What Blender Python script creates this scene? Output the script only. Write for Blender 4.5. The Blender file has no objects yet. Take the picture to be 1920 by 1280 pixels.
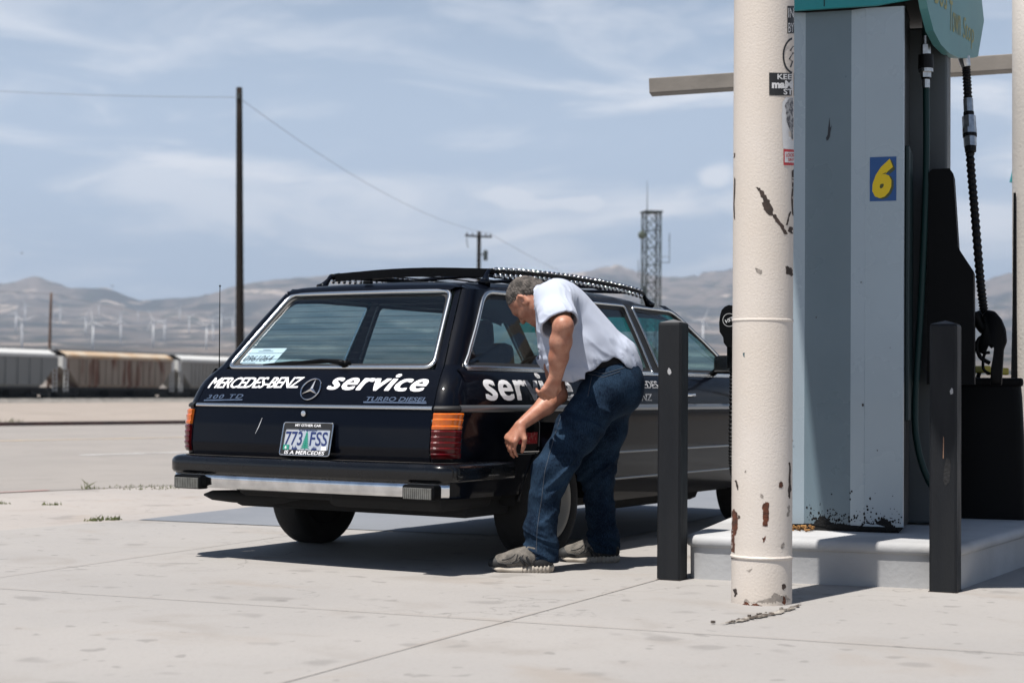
import bpy, bmesh, math, random
import numpy as np
from mathutils import Vector, Matrix
R = math.radians
random.seed(7)
S = bpy.context.scene
COL = S.collection

# ------------------------------------------------------------------ camera, sky, sun, exposure
CAM_H = 0.889
cd = bpy.data.cameras.new('camera'); cam = bpy.data.objects.new('camera', cd); COL.objects.link(cam)
cd.sensor_width = 36.0; cd.lens = 58.26; cd.clip_start = 0.05; cd.clip_end = 40000
cam.location = (0, 0, CAM_H)
cam.rotation_euler = (Matrix.Rotation(R(90+1.67), 4, 'X') @ Matrix.Rotation(R(0.5), 4, 'Z')).to_euler()
cd.dof.use_dof = True; cd.dof.focus_distance = 8.3; cd.dof.aperture_fstop = 3.2
S.camera = cam
S.view_settings.view_transform = 'Standard'; S.view_settings.look = 'None'
S.view_settings.exposure = 0.68; S.view_settings.gamma = 1.0
S.render.film_transparent = False
S.cycles.use_denoising = True
S.cycles.max_bounces = 10; S.cycles.diffuse_bounces = 3; S.cycles.transparent_max_bounces = 16

SUN_EL, SUN_AZ = R(68), R(38)          # azimuth of the shadows, to the right of the view
sund = bpy.data.lights.new('sun', 'SUN'); sun = bpy.data.objects.new('sun', sund); COL.objects.link(sun)
sund.energy = 5.0; sund.angle = R(0.53); sund.color = (1.0, 0.955, 0.90)
to_sun = Vector((-math.sin(SUN_AZ)*math.cos(SUN_EL), -math.cos(SUN_AZ)*math.cos(SUN_EL), math.sin(SUN_EL)))
sun.rotation_euler = to_sun.to_track_quat('Z', 'Y').to_euler()
sun.location = (-6, -8, 20)

W = bpy.data.worlds.new("World"); S.world = W; W.use_nodes = True
nt = W.node_tree; N = nt.nodes; Lk = nt.links
for n in list(N): N.remove(n)
out = N.new('ShaderNodeOutputWorld'); bg = N.new('ShaderNodeBackground'); bg.inputs['Strength'].default_value = 0.050
sky = N.new('ShaderNodeTexSky'); sky.sky_type = 'NISHITA'; sky.sun_disc = False
sky.sun_elevation = SUN_EL; sky.sun_rotation = R(218); sky.air_density = 1.0; sky.dust_density = 0.4; sky.ozone_density = 1.2; sky.altitude = 800
tc = N.new('ShaderNodeTexCoord')
def cloud(scale, rot, nscale, detail, dist, lo, hi, seed):
    mp = N.new('ShaderNodeMapping'); mp.inputs['Scale'].default_value = scale; mp.inputs['Rotation'].default_value = rot
    mp.inputs['Location'].default_value = (seed, seed*.37, seed*.71)
    no = N.new('ShaderNodeTexNoise'); no.inputs['Scale'].default_value = nscale; no.inputs['Detail'].default_value = detail
    no.inputs['Distortion'].default_value = dist; no.inputs['Roughness'].default_value = .55
    mr = N.new('ShaderNodeMapRange'); mr.interpolation_type = 'SMOOTHSTEP'
    mr.inputs['From Min'].default_value = lo; mr.inputs['From Max'].default_value = hi
    Lk.new(tc.outputs['Generated'], mp.inputs['Vector']); Lk.new(mp.outputs[0], no.inputs['Vector']); Lk.new(no.outputs['Fac'], mr.inputs['Value'])
    return mr
c1 = cloud((2.2, 2.2, 11), (R(4), R(-11), 0), 2.1, 7, .9, .45, .70, 3.1)     # thin streaks
c2 = cloud((5, 5, 15), (0, R(5), 0), 1.5, 8, .35, .52, .72, 9.4)             # small soft heaps
mx = N.new('ShaderNodeMath'); mx.operation = 'MULTIPLY'; mx.inputs[1].default_value = .85; Lk.new(c1.outputs[0], mx.inputs[0])
mx2 = N.new('ShaderNodeMath'); mx2.operation = 'MULTIPLY'; mx2.inputs[1].default_value = .6; Lk.new(c2.outputs[0], mx2.inputs[0])
mxx = N.new('ShaderNodeMath'); mxx.operation = 'MAXIMUM'; Lk.new(mx.outputs[0], mxx.inputs[0]); Lk.new(mx2.outputs[0], mxx.inputs[1])
def puff(d, sx, sy):      # one small heap cloud far off in direction d: soft ellipse broken up by noise, flat below
    sb_ = N.new('ShaderNodeVectorMath'); sb_.operation = 'SUBTRACT'; sb_.inputs[1].default_value = d; Lk.new(tc.outputs['Generated'], sb_.inputs[0])
    ml = N.new('ShaderNodeVectorMath'); ml.operation = 'MULTIPLY'; ml.inputs[1].default_value = (1/sx, 0, 1/sy); Lk.new(sb_.outputs[0], ml.inputs[0])
    le = N.new('ShaderNodeVectorMath'); le.operation = 'LENGTH'; Lk.new(ml.outputs[0], le.inputs[0])
    no = N.new('ShaderNodeTexNoise'); no.inputs['Scale'].default_value = 34; no.inputs['Detail'].default_value = 7; Lk.new(tc.outputs['Generated'], no.inputs['Vector'])
    ad = N.new('ShaderNodeMath'); ad.operation = 'MULTIPLY_ADD'; ad.inputs[1].default_value = -1.9; Lk.new(no.outputs['Fac'], ad.inputs[0]); Lk.new(le.outputs['Value'], ad.inputs[2])
    mr = N.new('ShaderNodeMapRange'); mr.interpolation_type = 'SMOOTHSTEP'; mr.inputs['From Min'].default_value = .15; mr.inputs['From Max'].default_value = -.55; mr.inputs['To Max'].default_value = .75; Lk.new(ad.outputs[0], mr.inputs['Value']); return mr
for d_, sx_, sy_ in (((-.005, .993, .1165), .034, .0085), ((.119, .985, .128), .016, .0095), ((.03, .993, .112), .05, .006)):
    pf = puff(d_, sx_, sy_); m3 = N.new('ShaderNodeMath'); m3.operation = 'MAXIMUM'; Lk.new(mxx.outputs[0], m3.inputs[0]); Lk.new(pf.outputs[0], m3.inputs[1]); mxx = m3
cm = N.new('ShaderNodeMixRGB'); cm.inputs['Color2'].default_value = (13.4, 13.4, 13.8, 1)
vz = N.new('ShaderNodeSeparateXYZ'); Lk.new(tc.outputs['Generated'], vz.inputs[0])
vr = N.new('ShaderNodeMapRange'); vr.interpolation_type = 'SMOOTHSTEP'; vr.inputs['From Min'].default_value = .12; vr.inputs['From Max'].default_value = .36; vr.inputs['To Min'].default_value = .94; vr.inputs['To Max'].default_value = .0
Lk.new(vz.outputs['Z'], vr.inputs['Value'])
vm = N.new('ShaderNodeMixRGB'); vm.inputs['Color2'].default_value = (6.8, 8.25, 10.4, 1)      # thin high haze, thickest near the horizon
Lk.new(vr.outputs[0], vm.inputs['Fac']); Lk.new(sky.outputs[0], vm.inputs['Color1'])
vk = N.new('ShaderNodeMath'); vk.operation = 'MULTIPLY'; Lk.new(mxx.outputs[0], vk.inputs[0]); Lk.new(vr.outputs[0], vk.inputs[1])
Lk.new(vk.outputs[0], cm.inputs['Fac']); Lk.new(vm.outputs[0], cm.inputs['Color1'])
Lk.new(cm.outputs[0], bg.inputs['Color']); Lk.new(bg.outputs[0], out.inputs['Surface'])

# ------------------------------------------------------------------ helpers
def tag(o, label=None, cat=None, group=None, kind=None):
    if label: o['label'] = label
    if cat: o['category'] = cat
    if group: o['group'] = group
    if kind: o['kind'] = kind
    return o
def empty(name, loc=(0, 0, 0), rz=0, parent=None):
    o = bpy.data.objects.new(name, None); COL.objects.link(o); o.location = loc; o.rotation_euler = (0, 0, rz); o.empty_display_size = .1
    if parent: o.parent = parent
    return o
def mesh_obj(name, verts, faces, mat, parent=None, smooth=False, loc=(0, 0, 0), auto=None):
    me = bpy.data.meshes.new(name); me.from_pydata([tuple(map(float, v)) for v in verts], [], [tuple(map(int, f)) for f in faces]); me.validate(); me.update()
    if mat: me.materials.append(mat)
    if smooth: me.polygons.foreach_set('use_smooth', [True]*len(me.polygons))
    o = bpy.data.objects.new(name, me); COL.objects.link(o); o.location = loc
    if parent: o.parent = parent
    if auto:
        me.polygons.foreach_set('use_smooth', [True]*len(me.polygons))
        bm = bmesh.new(); bm.from_mesh(me)
        for e in bm.edges:
            if len(e.link_faces) == 2 and e.calc_face_angle(0) > R(auto): e.smooth = False
        bm.to_mesh(me); bm.free()
    return o
class MB:
    """collects shapes into one mesh"""
    def __init__(s): s.v = []; s.f = []
    def add(s, vs, fs):
        o = len(s.v); s.v += [tuple(v) for v in vs]; s.f += [tuple(i+o for i in f) for f in fs]
    def box(s, c, d, M=None, bev=0):
        x, y, z = [k/2 for k in d]
        if bev <= 0:
            vs = [(sx*x, sy*y, sz*z) for sx in (-1, 1) for sy in (-1, 1) for sz in (-1, 1)]
            fs = [(0, 1, 3, 2), (4, 6, 7, 5), (0, 4, 5, 1), (2, 3, 7, 6), (0, 2, 6, 4), (1, 5, 7, 3)]
        else:
            bm = bmesh.new(); bmesh.ops.create_cube(bm, size=1)
            bmesh.ops.scale(bm, vec=d, verts=bm.verts)
            bmesh.ops.bevel(bm, geom=bm.edges[:], offset=bev, segments=2, affect='EDGES', profile=.5)
            bm.verts.index_update()
            vs = [v.co[:] for v in bm.verts]; fs = [[v.index for v in f.verts] for f in bm.faces]; bm.free()
        if M is not None: vs = [(M @ Vector(v))[:] for v in vs]
        s.add([(v[0]+c[0], v[1]+c[1], v[2]+c[2]) for v in vs], fs)
    def tube(s, pts, r, n=8, cap=True, ry=None, closed=False):
        pts = [Vector(p) for p in pts]; m = len(pts)
        rs = r if hasattr(r, '__len__') else [r]*m
        vs = []; up = None
        for i, p in enumerate(pts):
            if closed: t = pts[(i+1) % m]-pts[i-1]
            else: t = pts[min(i+1, m-1)]-pts[max(i-1, 0)]
            if t.length < 1e-9: t = Vector((0, 0, 1))
            t.normalize()
            if up is None:
                up = Vector((0, 0, 1)) if abs(t.z) < .9 else Vector((0, 1, 0))
            a = t.cross(up)
            if a.length < 1e-6: a = t.cross(Vector((1, 0, 0)))
            a.normalize(); b = a.cross(t).normalized(); up = b
            for k in range(n):
                th = 2*math.pi*k/n
                vs.append((p+a*(rs[i]*math.cos(th))+b*(rs[i]*(ry or 1)*math.sin(th)))[:])
        fs = []
        for i in range(m if closed else m-1):
            j = (i+1) % m
            for k in range(n):
                fs.append((i*n+k, i*n+(k+1) % n, j*n+(k+1) % n, j*n+k))
        if cap and not closed: fs += [tuple(range(n))[::-1], tuple((m-1)*n+k for k in range(n))]
        s.add(vs, fs)
    def lathe(s, prof, c=(0, 0, 0), axis='Z', n=32, cap=True):
        vs = []; fs = []
        for (r, h) in prof:
            for k in range(n):
                th = 2*math.pi*k/n; x, y = r*math.cos(th), r*math.sin(th)
                v = (x, y, h) if axis == 'Z' else (h, x, y) if axis == 'X' else (x, h, y)
                vs.append((v[0]+c[0], v[1]+c[1], v[2]+c[2]))
        for i in range(len(prof)-1):
            for k in range(n): fs.append((i*n+k, i*n+(k+1) % n, (i+1)*n+(k+1) % n, (i+1)*n+k))
        if cap and prof[0][0] > 1e-6: fs.append(tuple(range(n))[::-1])
        if cap and prof[-1][0] > 1e-6: fs.append(tuple((len(prof)-1)*n+k for k in range(n)))
        s.add(vs, fs)
    def grid(s, P, flip=False):
        P = [[tuple(v) for v in row] for row in P]; m = len(P); n = len(P[0])
        fs = []
        for i in range(m-1):
            for j in range(n-1):
                f = (i*n+j, i*n+j+1, (i+1)*n+j+1, (i+1)*n+j); fs.append(f[::-1] if flip else f)
        s.add([v for row in P for v in row], fs)
    def prism(s, poly, h0, h1, fn=None):
        """poly: 2-D outline; extruded h0..h1; fn maps (u,v,h) to 3-D"""
        fn = fn or (lambda u, v, h: (u, v, h)); n = len(poly)
        vs = [fn(u, v, h0) for u, v in poly]+[fn(u, v, h1) for u, v in poly]
        fs = [tuple(range(n))[::-1], tuple(range(n, 2*n))]+[(i, (i+1) % n, n+(i+1) % n, n+i) for i in range(n)]
        s.add(vs, fs)
    def obj(s, name, mat, parent=None, smooth=False, loc=(0, 0, 0), auto=None):
        return mesh_obj(name, s.v, s.f, mat, parent, smooth, loc, auto)

ALBEDO_SCALE = .74        # most base colours lowered alike against the exposure, to deepen the shade
def lower_albedo(c): return tuple(k*ALBEDO_SCALE for k in c)
def principled(name):
    m = bpy.data.materials.new(name); m.use_nodes = True; t = m.node_tree
    return m, t, t.nodes['Principled BSDF']
def mat(name, col, rough=.6, metal=0., col2=None, nscale=5., namt=(.35, .65), bump=0., bscale=40., coat=0., rvar=0., spec=.5, detail=5, stretch=None, coord='Object', sheen=0):
    m, t, b = principled(name); n, l = t.nodes, t.links
    if metal < .5: col = lower_albedo(col); col2 = lower_albedo(col2) if col2 is not None else None
    b.inputs['Base Color'].default_value = (*col, 1); b.inputs['Roughness'].default_value = rough; b.inputs['Metallic'].default_value = metal
    b.inputs['Coat Weight'].default_value = coat; b.inputs['Coat Roughness'].default_value = .03; b.inputs['Specular IOR Level'].default_value = spec
    if sheen: b.inputs['Sheen Weight'].default_value = sheen
    co = n.new('ShaderNodeTexCoord'); src = co.outputs[coord]
    if stretch:
        mp = n.new('ShaderNodeMapping'); mp.inputs['Scale'].default_value = stretch; l.new(src, mp.inputs['Vector']); src = mp.outputs[0]
    def noise(sc, d=detail):
        k = n.new('ShaderNodeTexNoise'); k.inputs['Scale'].default_value = sc; k.inputs['Detail'].default_value = d; l.new(src, k.inputs['Vector']); return k
    if col2 is not None:
        k = noise(nscale); r = n.new('ShaderNodeMapRange'); r.inputs['From Min'].default_value, r.inputs['From Max'].default_value = namt
        x = n.new('ShaderNodeMixRGB'); x.inputs['Color1'].default_value = (*col, 1); x.inputs['Color2'].default_value = (*col2, 1)
        l.new(k.outputs['Fac'], r.inputs['Value']); l.new(r.outputs[0], x.inputs['Fac']); l.new(x.outputs[0], b.inputs['Base Color'])
    if rvar:
        k = noise(nscale*1.7); r = n.new('ShaderNodeMapRange'); r.inputs['To Min'].default_value = max(rough-rvar, 0); r.inputs['To Max'].default_value = min(rough+rvar, 1)
        r.inputs['From Min'].default_value = .3; r.inputs['From Max'].default_value = .7
        l.new(k.outputs['Fac'], r.inputs['Value']); l.new(r.outputs[0], b.inputs['Roughness'])
    if bump:
        k = noise(bscale); u = n.new('ShaderNodeBump'); u.inputs['Strength'].default_value = bump; u.inputs['Distance'].default_value = .01
        l.new(k.outputs['Fac'], u.inputs['Height']); l.new(u.outputs[0], b.inputs['Normal'])
    return m
def glass(name, tint, refl=1.0):
    m = bpy.data.materials.new(name); m.use_nodes = True; t = m.node_tree; n, l = t.nodes, t.links
    for k in list(n): n.remove(k)
    o = n.new('ShaderNodeOutputMaterial'); tr = n.new('ShaderNodeBsdfTransparent'); tr.inputs[0].default_value = (*tint, 1)
    gl = n.new('ShaderNodeBsdfGlossy'); gl.inputs['Roughness'].default_value = .01; gl.inputs[0].default_value = (1, 1, 1, 1)
    fr = n.new('ShaderNodeFresnel'); fr.inputs[0].default_value = 1.5
    mx = n.new('ShaderNodeMixShader'); l.new(fr.outputs[0], mx.inputs[0]); l.new(tr.outputs[0], mx.inputs[1]); l.new(gl.outputs[0], mx.inputs[2]); l.new(mx.outputs[0], o.inputs[0])
    return m
def text_geo(txt, shear=0., offset=0., space=1., extrude=0., line=1., bold=0.):
    """flat lettering from the built-in font, scaled to a 1x1 box: (verts, faces)"""
    c = bpy.data.curves.new('lettering', 'FONT'); c.body = txt; c.shear = shear; c.offset = offset; c.space_character = space; c.space_line = line
    c.extrude = extrude; c.resolution_u = 3; c.align_x = 'CENTER'
    o = bpy.data.objects.new('lettering', c); COL.objects.link(o)
    bpy.context.view_layer.update()
    me = bpy.data.meshes.new_from_object(o.evaluated_get(bpy.context.evaluated_depsgraph_get()))
    vs = [v.co.copy() for v in me.vertices]; fs = [tuple(p.vertices) for p in me.polygons]
    COL.objects.unlink(o); bpy.data.objects.remove(o); bpy.data.curves.remove(c); bpy.data.meshes.remove(me)
    x0 = min(v.x for v in vs); x1 = max(v.x for v in vs); y0 = min(v.y for v in vs); y1 = max(v.y for v in vs)
    out = [((v.x-x0)/(x1-x0), (v.y-y0)/(y1-y0), v.z) for v in vs]
    if bold:      # heavier strokes: the same outline laid again a little to each side
        asp = (x1-x0)/(y1-y0); n_ = len(out); base = list(out); f0 = list(fs); fs = list(fs)
        for k, (dx, dy) in enumerate(((1, 0), (-1, 0), (.7, .7), (-.7, .7), (.7, -.7), (-.7, -.7))):
            out += [(u+dx*bold/asp, v+dy*bold*.6, w+.004*(k+1)) for u, v, w in base]; fs += [tuple(i+n_*(k+1) for i in f) for f in f0]
    return out, fs, (x1-x0)/(y1-y0)
def lettering(name, txt, fn, mt, parent, **kw):
    vs, fs, asp = text_geo(txt, **kw)
    bm = bmesh.new(); bv = [bm.verts.new((u*asp, v, w)) for u, v, w in vs]
    for f in fs:
        try: bm.faces.new([bv[i] for i in f])
        except ValueError: pass
    for _ in range(3):      # short edges, so that letters follow a curved panel
        es = [e for e in bm.edges if e.calc_length() > .2]
        if not es: break
        bmesh.ops.subdivide_edges(bm, edges=es, cuts=1); bmesh.ops.triangulate(bm, faces=[f for f in bm.faces if len(f.verts) > 3])
    bm.verts.index_update(); vs = [(v.co.x/asp, v.co.y, v.co.z) for v in bm.verts]; fs = [[v.index for v in f.verts] for f in bm.faces]; bm.free()
    return mesh_obj(name, [fn(*v) for v in vs], fs, mt, parent)
def copy_tree(o, parent=None):
    c = o.copy(); COL.objects.link(c); c.parent = parent
    for ch in list(o.children): copy_tree(ch, c)
    return c
def lerp(a, b, t): return a+(b-a)*t
def interp(x, tab):
    if x <= tab[0][0]: return tab[0][1]
    for (x0, y0), (x1, y1) in zip(tab, tab[1:]):
        if x <= x1:
            return y0+(y1-y0)*(x-x0)/(x1-x0)
    return tab[-1][1]
def smooth_interp(x, tab):
    """Catmull-Rom style monotone-ish interpolation"""
    if x <= tab[0][0]: return tab[0][1]
    if x >= tab[-1][0]: return tab[-1][1]
    for i in range(len(tab)-1):
        x0, y0 = tab[i]; x1, y1 = tab[i+1]
        if x <= x1:
            t = (x-x0)/(x1-x0)
            xm, ym = tab[max(i-1, 0)]; xp, yp = tab[min(i+2, len(tab)-1)]
            m0 = (y1-ym)/(x1-xm) if x1 > xm else 0; m1 = (yp-y0)/(xp-x0) if xp > x0 else 0
            h = x1-x0
            return (2*t**3-3*t*t+1)*y0+(t**3-2*t*t+t)*h*m0+(-2*t**3+3*t*t)*y1+(t**3-t*t)*h*m1
def ground_dir(deg): return Vector((math.sin(R(deg)), math.cos(R(deg)), 0))

# ------------------------------------------------------------------ ground materials
def concrete(name, c1, c2, c3, spots=True):
    c1, c2, c3 = lower_albedo(c1), lower_albedo(c2), lower_albedo(c3)
    m, t, b = principled(name); n, l = t.nodes, t.links
    co = n.new('ShaderNodeTexCoord')
    def noise(sc, d, loc=0., dist=0., stretch=None):
        mp = n.new('ShaderNodeMapping'); mp.inputs['Location'].default_value = (loc, loc, 0); l.new(co.outputs['Object'], mp.inputs['Vector'])
        if stretch: mp.inputs['Scale'].default_value = stretch
        k = n.new('ShaderNodeTexNoise'); k.inputs['Scale'].default_value = sc; k.inputs['Detail'].default_value = d; k.inputs['Distortion'].default_value = dist
        l.new(mp.outputs[0], k.inputs['Vector']); return k.outputs['Fac']
    def rng(src, a, bb, lo=0., hi=1.):
        r = n.new('ShaderNodeMapRange'); r.interpolation_type = 'SMOOTHSTEP'; r.inputs['From Min'].default_value = a; r.inputs['From Max'].default_value = bb
        r.inputs['To Min'].default_value = lo; r.inputs['To Max'].default_value = hi
        l.new(src, r.inputs['Value']); return r.outputs[0]
    def mix(f, a, bcol):
        x = n.new('ShaderNodeMixRGB')
        if hasattr(f, 'links') or not isinstance(f, float): l.new(f, x.inputs['Fac'])
        else: x.inputs['Fac'].default_value = f
        if isinstance(a, tuple): x.inputs['Color1'].default_value = (*a, 1)
        else: l.new(a, x.inputs['Color1'])
        x.inputs['Color2'].default_value = (*bcol, 1); return x.outputs[0]
    c = mix(rng(noise(.55, 6, 3.), .35, .7), c1, c2)
    c = mix(rng(noise(2.3, 8, 11., .6), .52, .75, 0, .55), c, c3)
    c = mix(rng(noise(38, 3, 1.), .5, .8, 0, .18), c, tuple(k*.6 for k in c1))
    if spots:
        c = mix(rng(noise(3.1, 2, 27.), .62, .70, 0, .42), c, tuple(k*.5 for k in c1))
        c = mix(rng(noise(9.0, 1.5, 47.), .665, .72, 0, .42), c, tuple(k*.42 for k in c1))
        c = mix(rng(noise(1.1, 4, 71., 1.), .55, .72, 0, .5), c, (c1[0]*.84, c1[1]*.76, c1[2]*.68))
    if spots:       # hairline cracks and grit
        vo = n.new('ShaderNodeTexVoronoi'); vo.feature = 'DISTANCE_TO_EDGE'; vo.inputs['Scale'].default_value = .42; wv = n.new('ShaderNodeVectorMath'); wv.operation = 'ADD'
        k_ = n.new('ShaderNodeTexNoise'); k_.inputs['Scale'].default_value = 2.6; k_.inputs['Detail'].default_value = 6; l.new(co.outputs['Object'], k_.inputs['Vector'])
        l.new(co.outputs['Object'], wv.inputs[0]); l.new(k_.outputs['Color'], wv.inputs[1]); l.new(wv.outputs[0], vo.inputs['Vector'])
        cr = n.new('ShaderNodeMath'); cr.operation = 'MULTIPLY'; l.new(rng(vo.outputs['Distance'], .004, .0015), cr.inputs[0]); l.new(rng(noise(.35, 2, 19.), .52, .60, 0, .55), cr.inputs[1])
        c = mix(cr.outputs[0], c, tuple(k*.45 for k in c1))
        c = mix(rng(noise(150, 2, 7.), .70, .78, 0, .5), c, tuple(k*.35 for k in c1))
    l.new(c, b.inputs['Base Color']); b.inputs['Roughness'].default_value = .82; b.inputs['Specular IOR Level'].default_value = .25
    u = n.new('ShaderNodeBump'); u.inputs['Strength'].default_value = .2; u.inputs['Distance'].default_value = .01
    l.new(noise(70, 6, 5.), u.inputs['Height']); l.new(u.outputs[0], b.inputs['Normal'])
    return m
M_CONC = concrete('forecourt_concrete', (.395, .375, .355), (.355, .34, .325), (.31, .285, .26))
M_APRON = concrete('apron_concrete', (.43, .395, .365), (.395, .365, .34), (.34, .30, .27))
M_ROAD = concrete('worn_asphalt', (.345, .318, .292), (.315, .292, .27), (.26, .24, .222), spots=False)
M_PATCH = concrete('grey_asphalt', (.235, .25, .275), (.205, .22, .245), (.27, .28, .3), spots=False)
M_DIRT = concrete('desert_dirt', (.38, .335, .295), (.33, .29, .255), (.26, .23, .2), spots=False)
M_BALLAST = mat('ballast', (.30, .28, .255), .95, col2=(.12, .115, .105), nscale=2.2, bump=.6, bscale=6)
M_JOINT = mat('joint_filler', (.31, .265, .235), .9, col2=(.40, .375, .35), nscale=3)
M_REDKERB = mat('faded_red_paint', (.045, .012, .010), .8, col2=(.014, .010, .010), nscale=1.5)
M_REDLINE = mat('faded_red_line', (.42, .22, .2), .9, col2=(.46, .4, .37), nscale=2.2)
M_WHITELINE = mat('road_white', (.80, .80, .80), .8, col2=(.5, .48, .46), nscale=3)
M_YELLOWLINE = mat('road_yellow', (.56, .43, .29), .85, col2=(.44, .38, .31), nscale=2.5)

# ------------------------------------------------------------------ terrain: one sheet out to the mountains
RIDGE = [(-400, .052), (-200, .058), (0, .0575), (70, .0622), (130, .0570), (200, .0578), (260, .0508), (330, .0535), (380, .0552), (450, .0610), (520, .0635), (640, .0655), (760, .066), (900, .069),
         (1040, .070), (1090, .0712), (1160, .0757), (1215, .0690), (1300, .0688), (1370, .0722), (1500, .070), (1650, .066), (1790, .0640), (1835, .0632), (1890, .0685), (2000, .072), (2300, .066)]
_rs = np.random.RandomState(5)
_G = _rs.rand(64, 64)
def vnoise(x, y):
    xi = np.floor(x).astype(int); yi = np.floor(y).astype(int); fx = x-xi; fy = y-yi
    fx = fx*fx*(3-2*fx); fy = fy*fy*(3-2*fy)
    g = lambda a, b: _G[a % 64, b % 64]
    return (g(xi, yi)*(1-fx)+g(xi+1, yi)*fx)*(1-fy)+(g(xi, yi+1)*(1-fx)+g(xi+1, yi+1)*fx)*fy
def fbm(x, y, o=5, ridged=False):
    s = 0; a = .5
    for k in range(o):
        v = vnoise(x*2**k+k*17.3, y*2**k+k*9.1)
        s = s+a*((1-np.abs(2*v-1)) if ridged else v); a *= .5
    return s
def terrain_h(X, Y):
    r = np.hypot(X, Y)
    az = np.arctan2(X, np.maximum(Y, 1e-3)); px = 960+3107*np.tan(np.clip(az, -1.2, 1.2))
    rp = np.array([p for p, _ in RIDGE]); rv = np.array([v for _, v in RIDGE])
    ridge = np.interp(px, rp, rv)
    t = np.clip((r-60)/60, 0, 1); base = -.5*t*t*(3-2*t)
    d = np.maximum(r-300, 0); base = base+.0185*d+4.0e-6*d*d-1.8e-10*d**3
    top = ridge*7000
    b7 = -.5+.0185*6700+4e-6*6700**2-1.8e-10*6700**3
    m = np.clip((r-3300)/3700, 0, 1)**1.25
    rough = fbm(X/760., Y/760., 6, True)+.5*(fbm(X/310.+3., Y/420., 4, True)-.5)
    mound = (top-b7)*m*(.30+.70*m)*(1+1.35*(rough-.62)*(1-.72*m**4))
    back = np.clip((r-7000)/3500, 0, 1)
    z = base*np.where(r > 7000, 1, 1)+mound*(1-.9*back)
    z = np.where(r > 7000, lerp(b7+(top-b7), 40., np.clip((r-7000)/3500, 0, 1)), z)
    z = z+np.where((r > 900) & (r < 6900), (fbm(X/160., Y/160., 4)-.5)*np.clip((r-900)/2500, 0, 1)*26*np.clip((7000-r)/600, 0, 1), 0)
    return z
rr = np.concatenate([[0.01, 20, 45, 60, 70, 80, 90, 100, 110, 120, 200, 300, 420, 560, 720, 900], np.linspace(1100, 7000, 110), np.linspace(7200, 11500, 12)])
aa = np.concatenate([np.linspace(-180, -26, 40)[:-1], np.linspace(-26, 26, 330), np.linspace(26, 180, 40)[1:-1]])
RRg, AAg = np.meshgrid(rr, np.radians(aa), indexing='ij')
XX, YY = RRg*np.sin(AAg), RRg*np.cos(AAg)
azg = np.degrees(AAg)
ZZ = terrain_h(XX, np.where(np.abs(azg) < 80, YY, np.maximum(YY, 1.)))
ZZ = np.where(np.abs(azg) > 80, np.where(RRg > 60, -.5, 0)*np.clip((RRg-60)/60, 0, 1), ZZ)
nr, na = XX.shape
V = np.stack([XX, YY, ZZ-.004], -1).reshape(-1, 3)
idx = np.arange(nr*na).reshape(nr, na); nx = np.roll(idx, -1, 1)
F = np.stack([idx[:-1], idx[1:], nx[1:], nx[:-1]], -1).reshape(-1, 4)
def terrain_mat():
    m, t, b = principled('desert_terrain'); n, l = t.nodes, t.links
    co = n.new('ShaderNodeTexCoord')
    def noise(sc, d, dist=0.):
        k = n.new('ShaderNodeTexNoise'); k.inputs['Scale'].default_value = sc; k.inputs['Detail'].default_value = d; k.inputs['Distortion'].default_value = dist
        l.new(co.outputs['Object'], k.inputs['Vector']); return k.outputs['Fac']
    def rng(s, a, bb):
        r = n.new('ShaderNodeMapRange'); r.interpolation_type = 'SMOOTHSTEP'; r.inputs['From Min'].default_value = a; r.inputs['From Max'].default_value = bb; l.new(s, r.inputs['Value']); return r.outputs[0]
    def mix(f, a, c):
        x = n.new('ShaderNodeMixRGB'); l.new(f, x.inputs['Fac'])
        if isinstance(a, tuple): x.inputs['Color1'].default_value = (*lower_albedo(a), 1)
        else: l.new(a, x.inputs['Color1'])
        if isinstance(c, tuple): x.inputs['Color2'].default_value = (*lower_albedo(c), 1)
        else: l.new(c, x.inputs['Color2'])
        return x.outputs[0]
    near = mix(rng(noise(.5, 8), .35, .7), (.40, .35, .308), (.335, .293, .256))
    near = mix(rng(noise(6, 4), .55, .75), near, (.27, .24, .2))
    far = mix(rng(noise(.0024, 8, .8), .42, .60), (.055, .055, .055), (.20, .165, .145))
    far = mix(rng(noise(.0046, 7, 1.2), .57, .68), far, (.46, .38, .32))
    far = mix(rng(noise(.02, 5), .5, .72), far, (.06, .066, .05))
    ln = n.new('ShaderNodeVectorMath'); ln.operation = 'LENGTH'; l.new(co.outputs['Object'], ln.inputs[0])
    c = mix(rng(ln.outputs['Value'], 180, 600), near, far)
    l.new(c, b.inputs['Base Color']); b.inputs['Roughness'].default_value = .95; b.inputs['Specular IOR Level'].default_value = .1
    return m
ter = mesh_obj('ground', V, F, terrain_mat(), smooth=True); tag(ter, 'pale desert ground rising far behind to hazy brown mountains', 'ground', kind='structure')

# ------------------------------------------------------------------ flat sheets: forecourt, apron, road, markings
def sheet(name, poly, z, m, label, cat, kind='structure', thick=0):
    o = mesh_obj(name, [(p[0], p[1], z) for p in poly], [tuple(range(len(poly)))], m)
    return tag(o, label, cat, kind=kind)
EH = ground_dir(35); RH = ground_dir(42.0); JH = ground_dir(24.5); JP = ground_dir(112)
E0 = Vector((-3.12, 10.16, 0)); N0 = Vector((-4.2, 13.66, 0)); F0 = Vector((-11.1, 36.0, 0))
sheet('forecourt', [E0-EH*22, E0+EH*26, Vector((34, 40, 0)), Vector((34, -16, 0)), Vector((-8, -16, 0))], .004, M_CONC, 'pale stained concrete forecourt with joints', 'forecourt')
sheet('pavement', [N0-RH*30, N0+RH*70, E0+EH*26+Vector((3, 0, 0)), E0+EH*26, E0-EH*22], .002, M_APRON, 'light sandy concrete apron between forecourt and road', 'pavement')
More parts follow.
